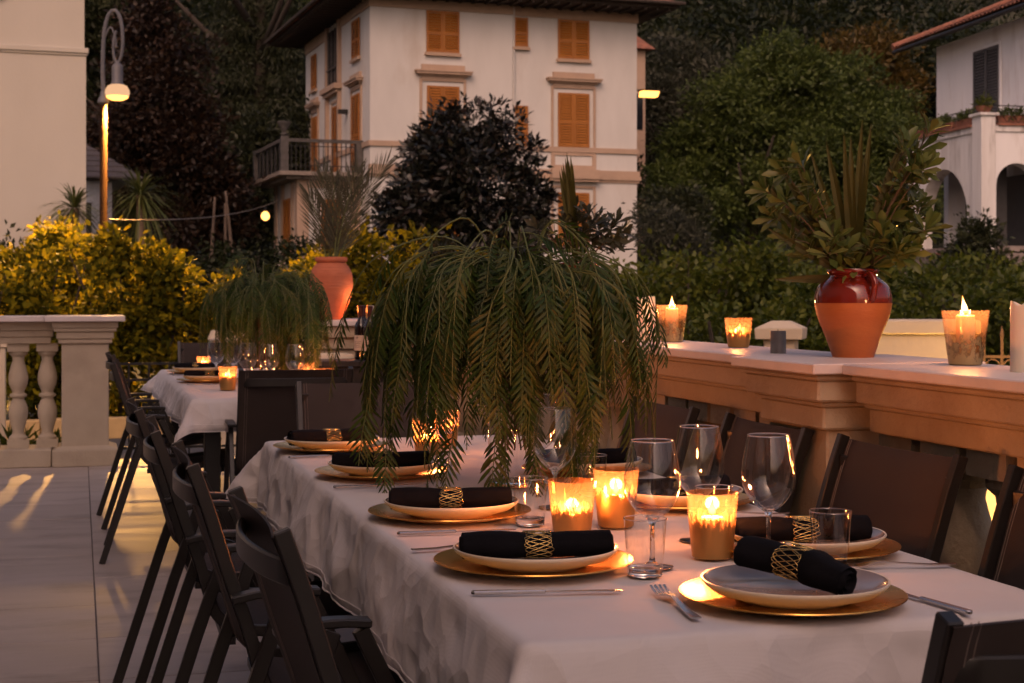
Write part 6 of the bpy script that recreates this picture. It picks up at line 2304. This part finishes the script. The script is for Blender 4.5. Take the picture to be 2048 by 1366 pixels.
def potted_mix(parent, mouth, s, seed, m, tips, spikes, palm_m='palm_blade'):
    rnd = random.Random(seed)
    whorls = [rosette_mesh(11, 0.054 * s, 0.019 * s, seed + i, 0.75, m) for i in range(4)]
    for (x, y, z, ax, ay, az) in tips:
        d = Vector((ax, ay, az)).normalized()
        q = d.to_track_quat('Z', 'Y')
        o = obj('leaf_whorl', whorls[rnd.randrange(4)], None, parent, loc=(x, y, z))
        o.rotation_mode = 'QUATERNION'
        o.rotation_quaternion = q
        b = Vector((x, y, z))
        foot = Vector((x * 0.12, y * 0.12, mouth))
        mid = foot.lerp(b, 0.55) + Vector((0, 0, 0.02)) * s
        obj('twig', MB().tube(smooth_path([foot, mid, b], 7), [0.0022 * s * (1 - 0.08 * i) for i in range(7)], 5), M['twig'], parent)
        # a few loose leaves lower on the twig
        for f_ in (0.62, 0.8):
            if rnd.random() < 0.25:
                o2 = obj('leaf_whorl', whorls[rnd.randrange(4)], None, parent, loc=tuple(foot.lerp(b, f_) + Vector((rnd.uniform(-0.01, 0.01), rnd.uniform(-0.01, 0.01), 0.006))))
                o2.rotation_mode = 'QUATERNION'
                o2.rotation_quaternion = (d + Vector((rnd.uniform(-0.9, 0.9), rnd.uniform(-0.9, 0.9), rnd.uniform(-0.2, 0.4)))).normalized().to_track_quat('Z', 'Y')
                o2.scale = (0.8, 0.8, 0.8)
    for (dx, dy, dz, L) in spikes:
        d = Vector((dx, dy, dz)).normalized()
        side = d.cross(Vector((0.25, -1, 0.1))).normalized()
        nrm = side.cross(d)
        vs, fs = [], []
        w = 0.0105 * s
        for i, (t, k) in enumerate(((0, 0.45), (0.25, 0.9), (0.5, 1.0), (0.75, 0.7), (0.92, 0.32), (1.0, 0.03))):
            c = Vector((dx * 0.02, dy * 0.02, mouth - 0.01)) + d * L * t + Vector((0, 0, -0.03)) * L * t * t * abs(dx)
            vs += [c + side * w * k + nrm * w * 0.35 * k, c, c - side * w * k + nrm * w * 0.35 * k]
        for i in range(5):
            fs += [(i * 3, i * 3 + 1, i * 3 + 4, i * 3 + 3), (i * 3 + 1, i * 3 + 2, i * 3 + 5, i * 3 + 4)]
        obj('palm_blade', MB().add(vs, fs), M[palm_m], parent)


# right jar: whorled foliage to both sides, fan of stiff palm blades between
j2 = jar_glazed(1.862, 3.50, ZR, 1.0, 'two tone red glazed jar with palm spikes and whorled leaves on the pedestal', rad(-60))
jr = rad(60 - 15.6)      # plant laid out in a frame that faces the terrace, x to the right


def fr(lx, z, dy=0.0):
    v = RGT * lx + FWD * dy
    c, s = math.cos(rad(60)), math.sin(rad(60))
    return (v.x * c - v.y * s, v.x * s + v.y * c, z)


def tip(lx, z, dy, ax, az, ay=0.0):
    a = fr(lx, z, dy)
    b = fr(ax, az, ay)
    return a + b


PXM = 3.97 / 3100.0        # metres per photo pixel at the jar's distance
tips = []
rnd = random.Random(4)
for (px, py) in ((1545, 345), (1570, 330), (1520, 375), (1535, 400), (1560, 390), (1590, 400), (1610, 385), (1530, 430), (1560, 440), (1590, 455), (1610, 430), (1635, 470), (1620, 500), (1595, 505), (1560, 470),
                 (1660, 500), (1690, 505), (1715, 500), (1740, 490), (1700, 475), (1725, 465), (1650, 525), (1680, 530), (1720, 525), (1755, 500), (1775, 480), (1790, 500), (1640, 490),
                 (1790, 310), (1815, 285), (1830, 300), (1800, 330), (1825, 340), (1790, 360), (1815, 370), (1775, 390), (1800, 400), (1830, 395), (1765, 420), (1790, 430), (1815, 425), (1840, 410), (1850, 430), (1860, 450), (1835, 455), (1845, 470), (1780, 455), (1760, 450), (1745, 430), (1805, 460), (1840, 265), (1780, 340), (1805, 300)):
    px -= 22 if px > 1800 else (10 if px > 1780 else 0)
    lx, z = (px - 1683) * PXM, 0.2 + (545 - py) * PXM
    dy = rnd.uniform(-0.09, 0.09)
    ax = lx * 3 + rnd.uniform(-0.5, 0.5)
    tips.append(tip(lx, z, dy, ax, 0.55 + rnd.uniform(-0.5, 0.4), rnd.uniform(-0.9, 0.3)))
spikes = []
for (px, py) in ((1697, 235), (1718, 240), (1685, 260), (1676, 300), (1660, 262), (1633, 275), (1605, 290), (1567, 305), (1537, 320), (1590, 345), (1525, 395), (1512, 445), (1535, 545), (1770, 290), (1755, 340), (1780, 270), (1705, 300), (1650, 320)):
    lx, z = (px - 1683) * PXM, (545 - py) * PXM
    v = fr(lx, z, rnd.uniform(-0.04, 0.04))
    spikes.append((v[0], v[1], v[2], math.hypot(lx, z)))
potted_mix(j2, 0.205, 1.0, 21, 'leaf_pitt', tips, spikes)

# jar behind the foliage with dark whorled leaves and one bundle of blades
j3 = jar_glazed(1.83, 5.62, ZR, 1.25, 'red glazed jar behind the hanging foliage with dark whorled leaves', rad(-60))
PXM = 5.95 / 3100.0
tips = []
for (px, py) in ((1060, 440), (1075, 465), (1090, 445), (1040, 470), (1110, 430), (1125, 450), (1140, 425), (1150, 445), (1165, 430), (1180, 440), (1200, 430), (1215, 425), (1225, 445), (1210, 460), (1190, 470), (1230, 470), (1170, 470), (1145, 475), (1120, 480), (1095, 475), (1160, 410), (1180, 420), (1135, 400)):
    lx, z = (px - 1140) * PXM, 0.17 + (560 - py) * PXM
    tips.append(tip(lx, z, rnd.uniform(-0.1, 0.1), lx * 3 + rnd.uniform(-0.4, 0.4), 0.6 + rnd.uniform(-0.5, 0.3), rnd.uniform(-0.8, 0.3)))
spikes = []
for (px, py) in ((1113, 325), (1121, 330), (1106, 345), (1099, 360), (1117, 340), (1125, 345), (1103, 352), (1110, 335)):
    lx, z = (px - 1135) * PXM, (560 - py) * PXM
    v = fr(lx, z, rnd.uniform(-0.02, 0.02))
    spikes.append((v[0], v[1], v[2], math.hypot(lx, z)))
potted_mix(j3, 0.255, 1.15, 51, 'leaf_pitt_dark', tips, spikes)

j4 = thing('terracotta_jar', 'plain terracotta jar glimpsed through the hanging foliage on the coping', 'jar', (1.83, 7.78, ZR - 0.001))
pr = smooth_prof([(0.055, 0.0), (0.075, 0.03), (0.105, 0.11), (0.108, 0.16), (0.085, 0.215), (0.065, 0.235)], 24) + [(0.072, 0.245), (0.072, 0.26), (0.062, 0.26), (0.06, 0.24)]
obj('body', MB().lathe([(0.001, 0.0005)] + pr, 40, capt=True), M['terracotta'], j4, smooth=True, auto=60)
obj('soil', MB().lathe([(0.001, 0.243), (0.0595, 0.243)], 20), M['soil'], j4)
obj('plant', crown_leaves([(0, 0, 0.32, 0.09, 0.09, 0.08)], 26, 14, 0.05, 0.06, 0.02, M['leaf_pitt_dark'], name='plant'), None, j4)['kind'] = 'stuff'


# ================================================================== SERVICE TABLE WITH BOTTLES
stb = thing('service_table', 'small black service table with wine bottles before the far pier', 'table', (1.475, 8.72, 0))
obj('top', MB().box((-0.20, -0.30, 0.795), (0.175, 0.30, 0.83)), M['table_black'], stb, bevel=0.004)
obj('apron', MB().box((-0.18, -0.28, 0.66), (0.16, 0.28, 0.794)), M['table_black'], stb)
for sx in (-0.16, 0.14):
    for sy in (-0.26, 0.26):
        obj('leg', MB().box((sx - 0.02, sy - 0.02, 0), (sx + 0.02, sy + 0.02, 0.659)), M['table_black'], stb)


def bottle(x, y, lab, m='bottle', label_m='paper', h=0.30, cap='capsule', s=1.0):
    t = thing('wine_bottle', lab, 'bottle', (x, y, 0.8305), random.uniform(-0.3, 0.1), 'bottles on the service table')
    pr = smooth_prof([(0.0375, 0.012), (0.038, 0.06), (0.038, 0.17), (0.034, 0.195), (0.020, 0.222), (0.0148, 0.240), (0.0142, 0.27)], 30)
    obj('body', MB().lathe([(0.001, 0.0006), (0.034, 0.0006), (0.0375, 0.006)] + pr, 28, capt=True), M[m], t, smooth=True, auto=60)
    obj('capsule', MB().lathe([(0.0152, 0.2395), (0.0152, 0.288), (0.0165, 0.290), (0.0165, 0.300), (0.001, 0.301)], 20), M[cap], t, smooth=True, auto=40)
    lb_ = MB()
    n = 18
    vs = []
    for z in (0.05, 0.135):
        for k in range(n + 1):
            a = rad(-190 + 150 * k / n)
            vs.append((0.0388 * math.cos(a), 0.0388 * math.sin(a), z))
    lb_.add(vs, [(k, k + 1, n + 2 + k, n + 1 + k) for k in range(n)])
    lo_ = obj('label', lb_, M[label_m], t, smooth=True)
    pm = MB()
    for z, a0, a1 in ((0.122, -128, -108), (0.116, -124, -112), (0.098, -150, -85), (0.088, -145, -90), (0.078, -150, -95), (0.068, -148, -82)):
        vs = []
        for zz in (z, z + (0.004 if z > 0.11 else 0.002)):
            for k in range(7):
                a = rad(a0 + (a1 - a0) * k / 6)
                vs.append((0.0392 * math.cos(a), 0.0392 * math.sin(a), zz))
        pm.add(vs, [(k, k + 1, 8 + k, 7 + k) for k in range(6)])
    obj('print', pm, M['ink'], lo_)


bottle(1.555, 8.50, 'dark wine bottle with cream label, front one on the service table')
bottle(1.530, 8.64, 'dark wine bottle behind and left of the front one')
bottle(1.618, 8.60, 'dark wine bottle with red capsule right of the front one')
bottle(1.610, 8.76, 'green glass bottle behind the dark wine bottles', m='green_glass', cap='paper')
bottle(1.57, 8.80, 'dark wine bottle at the back of the service table')
tr = thing('white_tray', 'shallow white tray on the service table left of the bottles', 'tray', (1.395, 8.86, 0.8305))
obj('tray_base', MB().box((-0.10, -0.12, 0), (0.10, 0.12, 0.008)), M['plate_out'], tr)
obj('tray_rim', MB().box((-0.112, -0.132, 0.0), (-0.1005, 0.132, 0.022)).box((0.1005, -0.132, 0.0), (0.112, 0.132, 0.022)).box((-0.1, -0.132, 0.0), (0.1, -0.1205, 0.022)).box((-0.1, 0.1205, 0.0), (0.1, 0.132, 0.022)), M['plate_out'], tr)

# low garden lamp behind the balustrade that lights the cream wall stub
gl = thing('garden_lamp', 'low garden lamp glowing behind the balustrade before the iron fence', 'lamp', (4.95, 6.7, -0.4))
obj('post', MB().lathe([(0.05, 0), (0.05, 0.02), (0.02, 0.03), (0.02, 0.45)], 14, capb=True), M['iron'], gl, smooth=True)
obj('lamp_head', MB().lathe([(0.05, 0.45), (0.055, 0.46), (0.055, 0.56), (0.05, 0.565)], 18, capb=True, capt=True), M['lamp_lit'], gl, smooth=True)
obj('hood', MB().lathe([(0.075, 0.566), (0.075, 0.575), (0.02, 0.60)], 18, capb=True, capt=True), M['iron'], gl, smooth=True)
gd = bpy.data.lights.new('garden_lamp_light', 'POINT')
gd.energy = 170
gd.color = (1.0, 0.52, 0.12)
gd.shadow_soft_size = 0.07
go = bpy.data.objects.new('garden_lamp_light', gd)
COL.objects.link(go)
go.parent = gl
go.location = (0, 0, 0.66)
